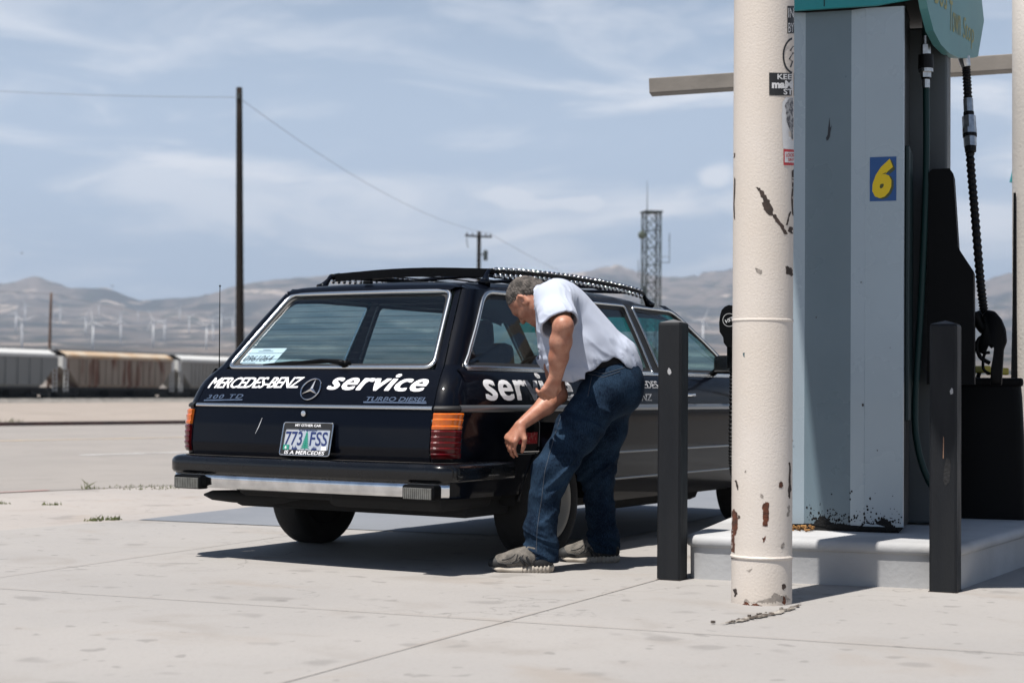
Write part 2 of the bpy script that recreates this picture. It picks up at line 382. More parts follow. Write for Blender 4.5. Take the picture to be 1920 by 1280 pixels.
RW = (F0-N0).dot(Vector((-RH.y, RH.x, 0))); RNv = Vector((-RH.y, RH.x, 0))
sheet('road', [N0-RH*60, N0+RH*160, N0+RH*160+RNv*RW, N0-RH*60+RNv*RW], .006, M_ROAD, 'sun bleached grey two lane highway', 'road')
def stripe(name, p0, hd, ln, w, z, m, label, cat):
    d = ground_dir(hd); q = Vector((-d.y, d.x, 0))*w/2; p0 = Vector((*p0, 0)); n = max(2, int(ln/.5))
    vs = []; rnd = random.Random(hash(cat) % 99)
    for i in range(n+1):
        c = p0+d*(ln*i/n); k = .8+.35*rnd.random()
        vs += [(c+q*k)+Vector((0, 0, z)), (c-q*k)+Vector((0, 0, z))]
    o = mesh_obj(name, vs, [(2*i, 2*i+1, 2*i+3, 2*i+2) for i in range(n)], m)
    return tag(o, label, cat, kind='structure')
stripe('road_yellow_line', (-24.8, 7.9), 42, 80, .26, .010, M_YELLOWLINE, 'faded yellow centre line on the highway', 'road line')
stripe('road_white_line', (-5.5, 21.2), 40, 6.0, .15, .010, M_WHITELINE, 'worn white lane dash on the highway', 'road line')
stripe('kerb_red_line', (-7.2, 10.42), 42, 4.9, .10, .009, M_REDLINE, 'faded red painted edge of the near gutter', 'painted edge')
b = MB(); A = F0-RH*60; dl = RH*220
for (o0, o1, z0, z1) in ((0, .0, 0, .075),): pass
vs = []
for k in (0, 1):
    p = A+dl*k
    for (off, z) in ((-.02, 0), (0, .085), (.18, .09), (.22, .0)): vs.append(p+RNv*off+Vector((0, 0, z)))
b.add(vs, [(i, i+1, i+5, i+4) for i in range(3)])
tag(b.obj('kerb', M_REDKERB), 'low dark red kerb along the far side of the highway', 'kerb', kind='structure')
# grey asphalt patch beyond the forecourt joint
P0 = Vector((-2.47, 11.03, 0)); PV = ground_dir(23.5)
pp = [P0, P0+PV*9, P0+PV*9+JP*3.3, P0+JP*3.3]
sheet('asphalt_patch', pp, .008, M_PATCH, 'blue grey asphalt patch behind the wagon', 'asphalt patch')
# forecourt joints (thin grooves filled with reddish dust)
stripe('joint', (-3.6, 4.85), 23.9, 6.4, .006, .009, M_JOINT, 'thin joint running past the rear bumper', 'joint')
stripe('joint', (-1.8, 2.7), 26.0, 5.75, .007, .009, M_JOINT, 'thin joint running up to the left bollard', 'joint')
stripe('joint', (-3.6, 7.80), 111.8, 9.5, .007, .0095, M_JOINT, 'thin joint crossing the foreground', 'joint')
# broken concrete lip beside the round column
M_CRACK = mat('broken_concrete', (.09, .07, .055), .95, col2=(.42, .38, .33), nscale=22, namt=(.48, .62), bump=.8, bscale=60)
b = MB(); rnd = random.Random(3); pts = [(.80, 6.32), (.88, 6.40), (.95, 6.50), (1.02, 6.585), (1.09, 6.69), (1.16, 6.82), (1.22, 6.94)]
vs = []; NP = 42
for i in range(NP+1):
    t = i/NP*(len(pts)-1); k = min(int(t), len(pts)-2); x = lerp(pts[k][0], pts[k+1][0], t-k)+rnd.gauss(0, .004); y = lerp(pts[k][1], pts[k+1][1], t-k)+rnd.gauss(0, .004)
    e = math.sin(math.pi*min(1, max(0, i/NP)))**.7; w1 = (.003+.022*rnd.random())*e; w2 = (.003+.022*rnd.random())*e
    vs += [(x-w1*.8, y+w1*1.1, .0095), (x+rnd.gauss(0, .003), y, .0100+.008*rnd.random()*e), (x+w2*.8, y-w2*1.1, .0095)]
b.add(vs, [f for i in range(NP) for f in ((3*i, 3*i+1, 3*i+4, 3*i+3), (3*i+1, 3*i+2, 3*i+5, 3*i+4))])
for k in range(14):
    t = rnd.random()*(len(pts)-1); i = int(t); x = lerp(pts[i][0], pts[i+1][0], t-i)+rnd.gauss(0, .02); y = lerp(pts[i][1], pts[i+1][1], t-i)+rnd.gauss(0, .02); s_ = .004+.007*rnd.random()
    b.box((x, y, .009+s_/2), (s_*1.6, s_*1.2, s_), Matrix.Rotation(rnd.random()*3, 3, 'Z'))
tag(b.obj('crack', M_CRACK), 'ragged crack in the concrete at the round column foot', 'crack', kind='structure')
# rail bed
TD = ground_dir(22.6); TN = Vector((TD.y, -TD.x, 0)); T0 = Vector((-40, 143, 0))
b = MB()
vs = []
for s_ in (-200, -120, -60, 0, 60, 160, 400):
    p = T0+TD*s_
    zt = float(terrain_h(np.array([p.x]), np.array([p.y]))[0])
    for off, z in ((4.2, -.02), (2.4, .32), (-2.4, .32), (-4.2, -.02)): vs.append((p.x+TN.x*off, p.y+TN.y*off, -.5+z))
b.add(vs, [(4*i+j, 4*i+j+1, 4*i+j+5, 4*i+j+4) for i in range(6) for j in range(3)])
tag(b.obj('railway_ballast', M_BALLAST), 'grey stone ballast bed under the freight train', 'ballast', kind='structure')

# ------------------------------------------------------------------ the air between here and the mountains
hb = MB(); hb.box((0, 5600, 395), (15000, 11600, 810)); hz_o = hb.obj('haze', None); tag(hz_o, kind='stuff')
hm = bpy.data.materials.new('haze_air'); hm.use_nodes = True; hn = hm.node_tree.nodes
for k in list(hn): hn.remove(k)
ho = hn.new('ShaderNodeOutputMaterial'); hv = hn.new('ShaderNodeVolumePrincipled'); hv.inputs['Color'].default_value = (.70, .83, 1.0, 1); hv.inputs['Density'].default_value = 1.15e-4; hv.inputs['Anisotropy'].default_value = .25
hm.node_tree.links.new(hv.outputs[0], ho.inputs['Volume']); hz_o.data.materials.append(hm)
# ------------------------------------------------------------------ far things
M_POLE = mat('creosote_wood', (.012, .009, .008), .95, col2=(.025, .019, .015), nscale=3, stretch=(6, 6, .4), bump=.4, bscale=20, spec=.2)
M_POLE2 = mat('weathered_wood', (.10, .055, .035), .95, col2=(.17, .11, .075), nscale=3, stretch=(6, 6, .4))
M_WIRE = mat('wire', (.22, .22, .24), .7)
M_STEELD = mat('dull_steel', (.05, .068, .07), .6, metal=.2)
M_WHITEP = mat('white_paint', (.78, .78, .78), .5)
M_GREYBOX = mat('grey_box', (.35, .36, .36), .6)

def pole(name, x, y, z0, h, r0, r1, lean, mt, label):
    o = empty(name, (x, y, z0)); tag(o, label, 'utility pole')
    b = MB(); b.tube([(lean*t, 0, h*t) for t in [i/8 for i in range(9)]], [lerp(r0, r1, i/8) for i in range(9)], 12)
    b.obj('shaft', mt, o, smooth=True); return o
# tall pole
TPX, TPY = -11.45, 70.0
p = pole('utility_pole', TPX, TPY, -.1, 13.7, .19, .13, -.22, M_POLE, 'tall dark bare wooden pole behind the wagon carrying one thin wire')
b = MB(); b.box((-.2, -.02, 13.25), (.10, .34, .10), bev=.02); b.tube([(-.21, -.16, 13.2), (-.21, -.16, 13.42)], .05, 8); b.obj('wire_clamp', M_STEELD, p)
TW = Vector((TPX-.21, TPY-.2, 13.15))
# rear left pole
pole('utility_pole', -55.9, 200.0, -.3, 12.4, .22, .15, .18, M_POLE2, 'short brown wooden pole standing behind the freight train')
b = MB()
# middle pole with crossarm and transformer
MX, MY = -2.66, 130.0
p = pole('utility_pole', MX, MY, -.3, 13.6, .17, .15, 0, M_POLE, 'wooden pole with crossarm and transformer rising above the wagon roof')
b = MB(); b.box((-.05, -.2, 13.2), (2.1, .11, .14), Matrix.Rotation(R(2.5), 3, 'Y'))
for x in (-.95, -.5, .55, .9): b.tube([(x, -.2, 13.2-.044*x), (x, -.2, 13.45-.044*x)], .045, 6)
b.obj('crossarm', M_POLE, p)
b = MB(); b.lathe([(.0, 11.3), (.17, 11.32), (.18, 12.05), (.12, 12.12), (0, 12.14)], (.52, -.1, 0), n=14); b.box((.26, -.05, 11.8), (.2, .08, .1)); b.obj('transformer', M_STEELD, p)
b = MB(); b.lathe([(.175, 10.4), (.18, 10.4), (.18, 10.62), (.175, 10.62)], (0, 0, 0), n=14); b.obj('tag_band', mat('pale_band', (.4, .36, .22), .8), p)
b = MB(); b.tube([(-.95, -.2, 13.1), (-.95, -.22, 12.7), (-.85, -.2, 12.3)], .03, 6); b.obj('insulator_string', M_STEELD, p)
# wires
def wire(p0, p1, sag, label, r=.012, n=24):
    bb = MB(); p0 = Vector(p0); p1 = Vector(p1)
    bb.tube([p0.lerp(p1, t)+Vector((0, 0, -sag*4*t*(1-t))) for t in [i/n for i in range(n+1)]], r, 5)
    return tag(bb.obj('wire', M_WIRE), label, 'wire')
wire(TW, (-60, 116, 24.2), .8, 'thin wire running left from the tall bare pole', .012)
wire(TW, (MX+.95, MY-.2, 13.1), 1.0, 'thin wire sloping right from the tall bare pole', .011)
wire((MX+.95, MY-.2, 13.05), (27, 245, 13.0), 1.6, 'thin wire continuing right from the transformer pole', .016)
wire((-55.75, 199.9, 12.0), (-14, 262, 6.5), 1.0, 'thin wire falling right from the pole behind the train', .02)
wire((-55.75, 199.9, 12.0), (-95, 150, 13.0), .6, 'thin wire leaving left from the pole behind the train', .02)
# lattice tower
tw = empty('lattice_tower', (13.4, 160, -.4), R(14)); tag(tw, 'grey green lattice radio mast rising behind the wagon roof', 'radio mast')
TH, TWd = 18.5, .72
b = MB()
for sx in (-1, 1):
    for sy in (-1, 1): b.tube([(sx*TWd, sy*TWd, 0), (sx*TWd, sy*TWd, TH)], .075, 6)
b.obj('leg', M_STEELD, tw)
b = MB(); nb = 11
for k in range(nb):
    z0, z1 = TH*k/nb, TH*(k+1)/nb
    for (ax, ay), (bx, by) in (((-1, -1), (1, -1)), ((1, -1), (1, 1)), ((1, 1), (-1, 1)), ((-1, 1), (-1, -1))):
        A_ = (ax*TWd, ay*TWd); B_ = (bx*TWd, by*TWd)
        b.tube([(*A_, z0), (*B_, z1)], .045, 4); b.tube([(*B_, z0), (*A_, z1)], .045, 4); b.tube([(*A_, z1), (*B_, z1)], .04, 4)
b.obj('bracing', M_STEELD, tw)
b = MB(); b.box((0, 0, TH+.08), (1.75, 1.75, .16)); b.obj('top_platform', M_STEELD, tw)
b = MB(); b.tube([(-.45, 0, TH), (-.45, 0, TH+3.1)], [.05, .015], 6); b.obj('whip_antenna', M_STEELD, tw)
b = MB(); b.lathe([(0, -.28), (.30, -.25), (.40, -.02), (.40, .1), (0, .12)], (-1.05, -.35, TH-2.2), axis='Y', n=18); b.tube([(-.7, -.3, TH-2.2), (-1.05, -.3, TH-2.2)], .05, 6); b.obj('dish', mat('dish_dark', (.09, .11, .08), .6), tw)
b = MB(); b.tube([(.7, 0, TH-4.2), (1.85, 0, TH-4.2), (1.85, 0, TH-1.9)], .035, 6); b.tube([(.7, 0, TH-4.75), (1.85, 0, TH-4.75)], .035, 6); b.tube([(1.85, 0, TH-4.75), (1.85, 0, TH-4.2)], .035, 6); b.obj('side_antenna', M_STEELD, tw)
b = MB(); b.tube([(-.95, -.1, TH-7.5), (-.82, -.1, TH-5.6)], .03, 5); b.tube([(-.7, 0, TH-5.6), (-1.3, 0, TH-5.6)], .03, 5); b.tube([(-1.3, 0, TH-6.3), (-1.3, 0, TH-4.6)], .03, 5); b.box((-.82, -.2, TH-7.7), (.3, .4, 1.0)); b.obj('panel_antenna', M_STEELD, tw)

# freight train
def hopper_mat(name, c, c2, rust, amt):
    m, t, bb = principled(name); n, l = t.nodes, t.links
    co = n.new('ShaderNodeTexCoord'); mp = n.new('ShaderNodeMapping'); mp.inputs['Scale'].default_value = (1.2, 1, .22); l.new(co.outputs['Object'], mp.inputs['Vector'])
    k = n.new('ShaderNodeTexNoise'); k.inputs['Scale'].default_value = .9; k.inputs['Detail'].default_value = 5; l.new(mp.outputs[0], k.inputs['Vector'])
    k2 = n.new('ShaderNodeTexNoise'); k2.inputs['Scale'].default_value = .5; k2.inputs['Detail'].default_value = 6; l.new(co.outputs['Object'], k2.inputs['Vector'])
    r = n.new('ShaderNodeMapRange'); r.inputs['From Min'].default_value = amt; r.inputs['From Max'].default_value = amt+.12; l.new(k.outputs['Fac'], r.inputs['Value'])
    x0 = n.new('ShaderNodeMixRGB'); x0.inputs['Color1'].default_value = (*lower_albedo(c), 1); x0.inputs['Color2'].default_value = (*lower_albedo(c2), 1); l.new(k2.outputs['Fac'], x0.inputs['Fac'])
    x = n.new('ShaderNodeMixRGB'); x.inputs['Color2'].default_value = (*rust, 1); l.new(x0.outputs[0], x.inputs['Color1']); l.new(r.outputs[0], x.inputs['Fac'])
    l.new(x.outputs[0], bb.inputs['Base Color']); bb.inputs['Roughness'].default_value = .75; return m
M_HRUST = hopper_mat('rusty_hopper_side', (.34, .29, .235), (.26, .20, .15), (.11, .04, .02), .53)
M_HRUSTTOP = mat('rust_roof', (.50, .33, .19), .8, col2=(.58, .48, .36), nscale=.8)
M_HGREY = hopper_mat('grey_hopper_side', (.255, .265, .26), (.22, .225, .215), (.24, .2, .15), .66)
M_HTAN = hopper_mat('tan_hopper_side', (.33, .32, .29), (.28, .27, .25), (.2, .15, .1), .64)
M_HWHITE = mat('hopper_white', (.66, .66, .64), .7)
M_BLACKM = mat('sooty_black', (.012, .012, .012), .8)
RZT = math.atan2(TD.y, TD.x)
def hopper(s0, L, mside, mroof, label, ribs):
    """covered hopper, local +X along the train, side towards the camera at -Y"""
    c = T0+TD*(s0+L/2)
    o = empty('hopper_car', (c.x, c.y, -.5), RZT); tag(o, label, 'rail car', 'covered hopper cars of the freight train')
    H = 4.55
    sec = [(-1.25, 1.15), (-1.52, 1.5), (-1.56, 3.75), (-1.40, 4.08), (-.7, 4.40), (.7, 4.40), (1.40, 4.08), (1.56, 3.75), (1.52, 1.5), (1.25, 1.15)]
    b = MB(); xs = [-L/2+.9, L/2-.9]
    # hopper ends slope inwards below mid height
    vs = []
    for sgn in (-1, 1):
        for (y, z) in sec:
            inset = .25 if z > 2.9 else 2.1-1.0*(z-1.15)/1.75
            if z > 2.9: inset = .25
            vs.append((sgn*(L/2-.35-inset), y, z))
        for yy in (-1.56, 1.56): pass
    n_ = len(sec)
    # insert a mid-height ring so that the end slope sheet breaks at 2.9 m
    ring = [(-1.25, 1.15), (-1.52, 1.5), (-1.555, 2.9), (-1.56, 3.75), (-1.40, 4.08)]
    ring = ring+[(-y, z) for y, z in ring[::-1]]
    vs = []
    for sgn in (-1, 1):
        for (y, z) in ring:
            inset = .3 if z >= 2.9 else .3+1.9*(2.9-z)/1.75
            vs.append((sgn*(L/2-.35-inset), y, z))
    m_ = len(ring)
    fs = [(i, i+1, m_+i+1, m_+i) for i in range(m_-1)]+[tuple(range(m_))[::-1], tuple(range(m_, 2*m_)), (0, m_, 2*m_-1, m_-1)]
    b.add(vs, fs)
    for k in range(ribs):
        x = lerp(-L/2+2.3, L/2-2.3, k/(ribs-1)); b.box((x, -1.60, 2.6), (.12, .09, 2.2))
    b.obj('hopper_body', mside, o)
    b = MB(); b.grid([[(x, y, z) for (y, z) in ((-1.60, 3.92), (-1.46, 4.12), (-.75, 4.44), (.75, 4.44), (1.46, 4.12), (1.60, 3.92))] for x in (-L/2+.45, L/2-.45)])
    b.box((0, -1.60, 3.93), (L-.9, .06, .24)); b.obj('roof', mroof, o)
    b = MB(); b.box((0, -.1, 4.58), (L-.3, .9, .05))
    for k in range(14): b.box((lerp(-L/2+.4, L/2-.4, k/13), -.5, 4.5), (.06, .06, .16))
    b.obj('running_board', M_GREYBOX, o)
    b = MB(); b.box((0, 0, 1.05), (L-.4, .5, .35)); b.box((0, -1.4, 1.18), (L-1.0, .12, .18))
    for x in (-L/4.2, 0, L/4.2):
        vv = [(x-1.5, -1.2, 1.2), (x+1.5, -1.2, 1.2), (x+.5, -.5, .45), (x-.5, -.5, .45), (x-1.5, 1.2, 1.2), (x+1.5, 1.2, 1.2), (x+.5, .5, .45), (x-.5, .5, .45)]
        b.add(vv, [(0, 1, 2, 3), (4, 7, 6, 5), (0, 3, 7, 4), (1, 5, 6, 2), (2, 6, 7, 3), (0, 4, 5, 1)])
    gaps = ((-4.35, -2.2), (0.0, 1.7)) if mside is M_HRUST else ((1.0, 1.8),)
    b.box((0, .3, .95), (L-1.2, .2, .62)); xs_ = [-L/2+.6]+[q for g_ in gaps for q in g_]+[L/2-.6]
    for x0_, x1_ in zip(xs_[::2], xs_[1::2]): b.box(((x0_+x1_)/2, .3, .33), (x1_-x0_, .16, .66))
    b.obj('underframe', M_BLACKM, o)
    for sx in (-1, 1):
        b = MB()
        for dx in (-.88, .88):
            for y in (-.75, .75): b.lathe([(0, -.06), (.42, -.06), (.44, 0), (.42, .06), (0, .06)], (sx*(L/2-1.9)+dx, y, .74), axis='Y', n=20)
            b.tube([(sx*(L/2-1.9)+dx, -.9, .74), (sx*(L/2-1.9)+dx, .9, .74)], .08, 8)
        for y in (-.95, .95): b.box((sx*(L/2-1.9), y, .78), (2.3, .16, .34), bev=.05)
        b.obj('truck', M_BLACKM, o)
        b = MB(); b.box((sx*(L/2-.42), -1.42, 3.35), (.75, .12, 1.0)); b.box((sx*(L/2-.42), 0, 3.5), (.1, 2.6, .9)); b.obj('end_panel', M_HWHITE if mside is not M_HGREY else M_HGREY, o)
        b = MB()
        for y in (-.15, .15):
            b.tube([(sx*(L/2-.5)+y*1.6, -1.5, .9), (sx*(L/2-.5)+y*1.6, -1.5, 3.0)], .05, 6)
        for k in range(6): b.tube([(sx*(L/2-.5)-.24, -1.5, 1.05+k*.36), (sx*(L/2-.5)+.24, -1.5, 1.05+k*.36)], .025, 5)
        b.obj('ladder', M_HWHITE, o)
    return o
LEN = 16.9
hopper(-17.6-LEN*1.0, LEN, M_HGREY, M_HWHITE, 'grey covered hopper car with white roof edge, second from the left end of view', 9)
hopper(-17.4, LEN, M_HGREY, M_HWHITE, 'grey covered hopper car left of the rust streaked one', 9)
hopper(0, LEN, M_HRUST, M_HRUSTTOP, 'rust streaked tan covered hopper car with orange roof edge', 14)
hopper(17.4, LEN, M_HTAN, M_HWHITE, 'pale ribbed covered hopper car coupled right of the rusty one', 20)
hopper(34.8, LEN, M_HTAN, M_HWHITE, 'pale ribbed covered hopper car partly hidden by the wagon', 20)
b = MB()
for off in (-.72, .72):
    for s_ in range(-5, 12):
        p = T0+TD*(s_*20)+TN*off; q = T0+TD*(s_*20+20)+TN*off
        b.prism([(-.035, 0), (.035, 0), (.035, .15), (-.035, .15)], 0, 1, lambda u, v, h, p=p, q=q: (p.lerp(q, h)+TN*u+Vector((0, 0, -.18+v)))[:])
tag(b.obj('railway_track', M_BLACKM), 'pair of steel rails under the freight train', 'railway track', kind='structure')

# wind turbines
def turbine_proto():
    o = empty('wind_turbine')
    b = MB(); b.tube([(0, 0, -4), (0, 0, 14), (0, 0, 40)], [1.45, 1.3, .95], 12); b.obj('tower', M_WHITEP, o, smooth=True)
    b = MB(); b.box((0, .8, 40.8), (1.7, 5.2, 1.8), bev=.4); b.obj('nacelle', M_WHITEP, o)
    h = MB(); h.lathe([(0, -1.3), (.6, -1.0), (.85, -.2), (.85, .4), (0, .4)], (0, -2.2, 40.8), axis='Y', n=14); hub = h.obj('rotor', M_WHITEP, o, smooth=True)
    for k in range(3):
        m_ = Matrix.Rotation(k*2*math.pi/3, 3, 'Y'); b = MB(); vs = []
        for (r, ch, tk) in ((.6, .8, .5), (3, 1.5, .4), (8, 1.15, .25), (14, .75, .15), (19.5, .35, .06)):
            for (u, w) in ((-ch*.3, 0), (0, tk), (ch*.7, 0), (0, -tk)): vs.append((m_ @ Vector((u, w, r)))[:])
        b.add(vs, [(4*i+j, 4*i+(j+1) % 4, 4*i+4+(j+1) % 4, 4*i+4+j) for i in range(4) for j in range(4)]+[(0, 3, 2, 1), (16, 17, 18, 19)])
        bl = b.obj('blade', M_WHITEP, hub); bl.location = (0, -2.2, 40.8)
    return o
TURB = [  # picture column, picture row of the foot, picture row of the hub, rotor angle, turn, label
    (41, 655, 601, 68, 10, 'tallest white turbine at the left edge, foot hidden by the grey hopper car'),
    (29, 624, 586, 15, -20, 'smaller white turbine just left of the tallest one'),
    (46, 602, 572, 95, 0, 'distant white turbine seen just above the tallest one'),
    (96, 628, 592, 40, 30, 'white turbine close behind the short brown pole'),
    (112, 610, 580, 0, 0, 'white turbine right of the short brown pole, high on the slope'),
    (160, 630, 595, 20, 10, 'white turbine left of the one with drooping blades'),
    (174, 656, 603, 110, -15, 'large white turbine with drooping blades above the rusty hopper'),
    (184, 592, 572, 50, 0, 'faint far turbine on the ridge above the drooping one'),
    (226, 642, 602, 5, 12, 'white turbine above the right half of the rusty hopper'),
    (225, 610, 588, 70, 0, 'small turbine up the slope above the rusty hopper'),
    (287, 650, 600, 92, -8, 'white turbine with one blade level to the right'),
    (308, 640, 603, 30, 0, 'white turbine between the level bladed one and the next'),
    (354, 625, 594, 55, 25, 'white turbine standing alone over the joint of two hoppers'),
    (387, 655, 610, 45, 0, 'white turbine low on the slope left of the car aerial'),
    (399, 640, 603, 80, 0, 'white turbine touching the left side of the aerial'),
    (414, 625, 590, 10, 0, 'faint turbine just left of the car aerial base'),
    (436, 632, 595, 20, 0, 'faint white turbine between aerial and tall dark pole'),
    (336, 600, 578, 33, 0, 'tiny turbine high on the middle slope'),
    (258, 602, 582, 75, 0, 'tiny turbine left of the middle slope'),
    (1318, 655, 600, 25, 10, 'pale turbine seen over the wagon bonnet beside the column'),
]
def solve_r(px, py):
    e = (730+(px-960)*.0087-py)/3107; az = math.atan((px-960)/3107)
    for r in np.linspace(900, 6500, 700):
        if (terrain_h(np.array([r*math.sin(az)]), np.array([r*math.cos(az)]))[0]-CAM_H)/(r*math.cos(az)) >= e: return r, az
    return 5000, az
proto = turbine_proto()
for i, (px, pf, ph, ra, tz, lab) in enumerate(TURB):
    r, az = solve_r(px, pf)
    o = proto if i == 0 else copy_tree(proto)
    z = float(terrain_h(np.array([r*math.sin(az)]), np.array([r*math.cos(az)]))[0])
    hgt = (pf-ph)/3107*r*math.cos(az); s_ = hgt/40.8
    o.location = (r*math.sin(az), r*math.cos(az), z); o.scale = (s_, s_, s_); o.rotation_euler = (0, 0, R(tz))
    for ch in o.children:
        if ch.name.startswith('rotor'):
            # turn the rotor about its own shaft at hub height
            ch.matrix_basis = Matrix.Translation((0, 0, 40.8)) @ Matrix.Rotation(R(ra), 4, 'Y') @ Matrix.Translation((0, 0, -40.8))
    for ch in o.children:
        if ch.name.startswith('rotor'):
            for bl in ch.children: bl.location = (0, -2.2, 40.8)
    tag(o, lab, 'wind turbine', 'wind turbines on the desert slope')
# pale graded pads under the turbines and small sheds on the slope
# birds
M_BIRD = mat('bird_dark', (.02, .02, .025), .8)
def bird(px, py, Y, lab, ang):
    x = (px-960)/3107*Y; z = CAM_H+(730+(px-960)*.0087-py)/3107*Y
    o = empty('bird', (x, Y, z), R(ang)); b = MB()
    b.tube([(-.22, 0, 0), (-.12, 0, .03), (.05, 0, .03), (.17, 0, .03), (.23, 0, .02)], [.02, .06, .075, .05, .01], 8); b.obj('body', M_BIRD, o, smooth=True)
    for s_ in (-1, 1):
        b = MB(); b.grid([[(.08, s_*.04, .04), (-.08, s_*.04, .04)], [(.07, s_*.25, .13), (-.10, s_*.25, .12)], [(-.02, s_*.52, .06), (-.12, s_*.50, .05)]]); b.grid([[(.08, s_*.04, .055), (-.08, s_*.04, .055)], [(.07, s_*.25, .14), (-.10, s_*.25, .13)], [(-.02, s_*.52, .065), (-.12, s_*.50, .055)]], True)
        b.obj('wing', M_BIRD, o)
    tag(o, lab, 'bird')
bird(38, 474, 300, 'dark bird in flight at the left of the sky', 25)
bird(209, 536, 330, 'dark bird in flight low over the left ridge', 50)

# weeds along the apron edge
M_WEED = mat('dry_weed', (.16, .16, .06), .9, col2=(.09, .12, .04), nscale=20)
def weed(x, y, n, h, w, label, seed, z=.004):
    rs = random.Random(seed); b = MB()
    for k in range(n):
        a = rs.random()*6.28; d = rs.random()**.5*w; ln = h*(.4+.7*rs.random()); bx, by = d*math.cos(a), d*math.sin(a)*.5; t = rs.gauss(0, .5); u = rs.gauss(0, .4); q = .006
        b.add([(bx-q, by, 0), (bx+q, by, 0), (bx+t*ln*.5, by+u*ln*.4, ln*.65), (bx+t*ln, by+u*ln, ln)], [(0, 1, 2), (1, 3, 2)])
    o = b.obj('weed', M_WEED, loc=(x, y, z)); tag(o, label, 'weed')
def gp(px, py):
    Y = CAM_H*3107/(py-730-(px-960)*.0087); return (px-960)/3107*Y, Y
for px, py, n, h, w, lab in ((208, 974, 60, .035, .10, 'low green weed tuft at the forecourt edge near the wagon shadow'), (168, 916, 9, .10, .07, 'taller spindly weed standing at the road edge'),
                             (255, 915, 60, .022, .40, 'strip of low grass along the road edge, left part'), (300, 912, 60, .022, .40, 'strip of low grass along the road edge, beside the bumper'),
                             (178, 976, 24, .025, .06, 'tiny weed left of the green tuft'), (6, 944, 24, .03, .08, 'tiny weed on the apron at the left edge'), (100, 946, 24, .03, .08, 'tiny weed alone on the apron'),
                             (10, 793, 90, .12, .6, 'green bush behind the far kerb at the left edge')):
    x, y = gp(px, py); weed(x, y, n, h, w, lab, px)
# ------------------------------------------------------------------ the filling station
def painted_metal(name, col, rough=.45, dirt=(.25, .23, .2), amt=.12):
    return mat(name, col, rough, col2=tuple(lerp(c, d, amt) for c, d in zip(col, dirt)), nscale=2.5, bump=.02, bscale=60, rvar=.08)
M_COLW = mat('cream_paint', (.76, .69, .62), .62, col2=(.72, .64, .555), nscale=2.2, bump=.16, bscale=120, detail=4, rvar=.1)
M_RUST = mat('rust', (.16, .045, .018), .95, col2=(.06, .025, .015), nscale=40, bump=.5, bscale=90)
M_CHIP = mat('dark_chip', (.035, .025, .02), .9, col2=(.07, .045, .035), nscale=30)
M_GREYCHIP = mat('grey_chip', (.28, .25, .22), .9, col2=(.4, .35, .3), nscale=50)
M_BLACKST = mat('black_sticker', (.012, .012, .013), .55)
M_WHITEST = mat('white_sticker', (.72, .72, .72), .6)
M_GREYST = mat('grey_sticker', (.10, .10, .11), .7, col2=(.4, .4, .4), nscale=60, namt=(.45, .55))
M_REDST = mat('red_sticker', (.55, .03, .04), .6)
CXY = Vector((1.062, 7.02, 0)); CR = .127; CTOP = 4.7
colm = empty('column', (CXY.x, CXY.y, 0)); tag(colm, 'thick round cream painted column with stickers and rust at its foot, in front of the pump', 'column')
def colpt(px, py, off=.0):
    """surface point of the round column from an angle/height chart drawn in picture units"""
    u = max(-.999, min(.999, (px-lerp(1432, 1426, (py-20)/1100))/56.)); th = math.asin(u)-R(8.6)
    z = CAM_H-(py-734)/3107*(CXY.y-CR*math.cos(math.asin(u)))
    r = CR+off
    return (r*math.sin(th), -r*math.cos(th), z)
b = MB(); prof = [(CR+.0005, 0.0), (CR+.001, .004), (CR, .05), (CR, .190), (CR+.004, .194), (CR+.005, .199), (CR+.001, .206), (CR, .215)]
prof += [(CR, .25+.1*k) for k in range(9)]+[(CR, 1.184), (CR+.0022, 1.188), (CR+.0022, 1.193), (CR, 1.197)]+[(CR, 1.3+.2*k) for k in range(17)]
b.lathe(prof, n=72, cap=False); b.obj('pipe', M_COLW, colm, auto=18)
def colpatch(name, poly, m, off, jag=0., seed=0, sub=5):
    rs = random.Random(seed); P = []
    for i in range(len(poly)):
        a, c = poly[i], poly[(i+1) % len(poly)]
        for k in range(sub):
            t = k/sub; P.append((lerp(a[0], c[0], t)+rs.gauss(0, jag), lerp(a[1], c[1], t)+rs.gauss(0, jag)))
    bm = bmesh.new(); vs = [bm.verts.new((p[0], p[1], 0)) for p in P]
    try: f = bm.faces.new(vs)
    except Exception: bm.free(); return
    bmesh.ops.triangulate(bm, faces=[f])
    for _ in range(2): bmesh.ops.subdivide_edges(bm, edges=[e for e in bm.edges if e.calc_length() > 5], cuts=1)
    bmesh.ops.triangulate(bm, faces=bm.faces[:])
    bm.verts.index_update(); V_ = [colpt(v.co.x, v.co.y, off) for v in bm.verts]; F_ = [[v.index for v in f.verts] for f in bm.faces]; bm.free()
    return mesh_obj(name, V_, F_, m, colm, smooth=True)
def rectp(x0, y0, x1, y1): return [(x0, y1), (x1, y1), (x1, y0), (x0, y0)]
def colrect(name, x0, y0, x1, y1, m, off, skew=0.):
    b = MB(); b.grid([[colpt(lerp(x0, x1, j/8), lerp(y1, y0, i/4)+skew*j/8, off) for j in range(9)] for i in range(5)]); return b.obj(name, m, colm, smooth=True)
def coltext(txt, x0, y0, x1, y1, m, off, skew=0, **kw):
    return lettering('lettering', txt, lambda u, v, h: colpt(lerp(x0, x1, u), lerp(y1, y0, v)+skew*u, off), m, colm, **kw)
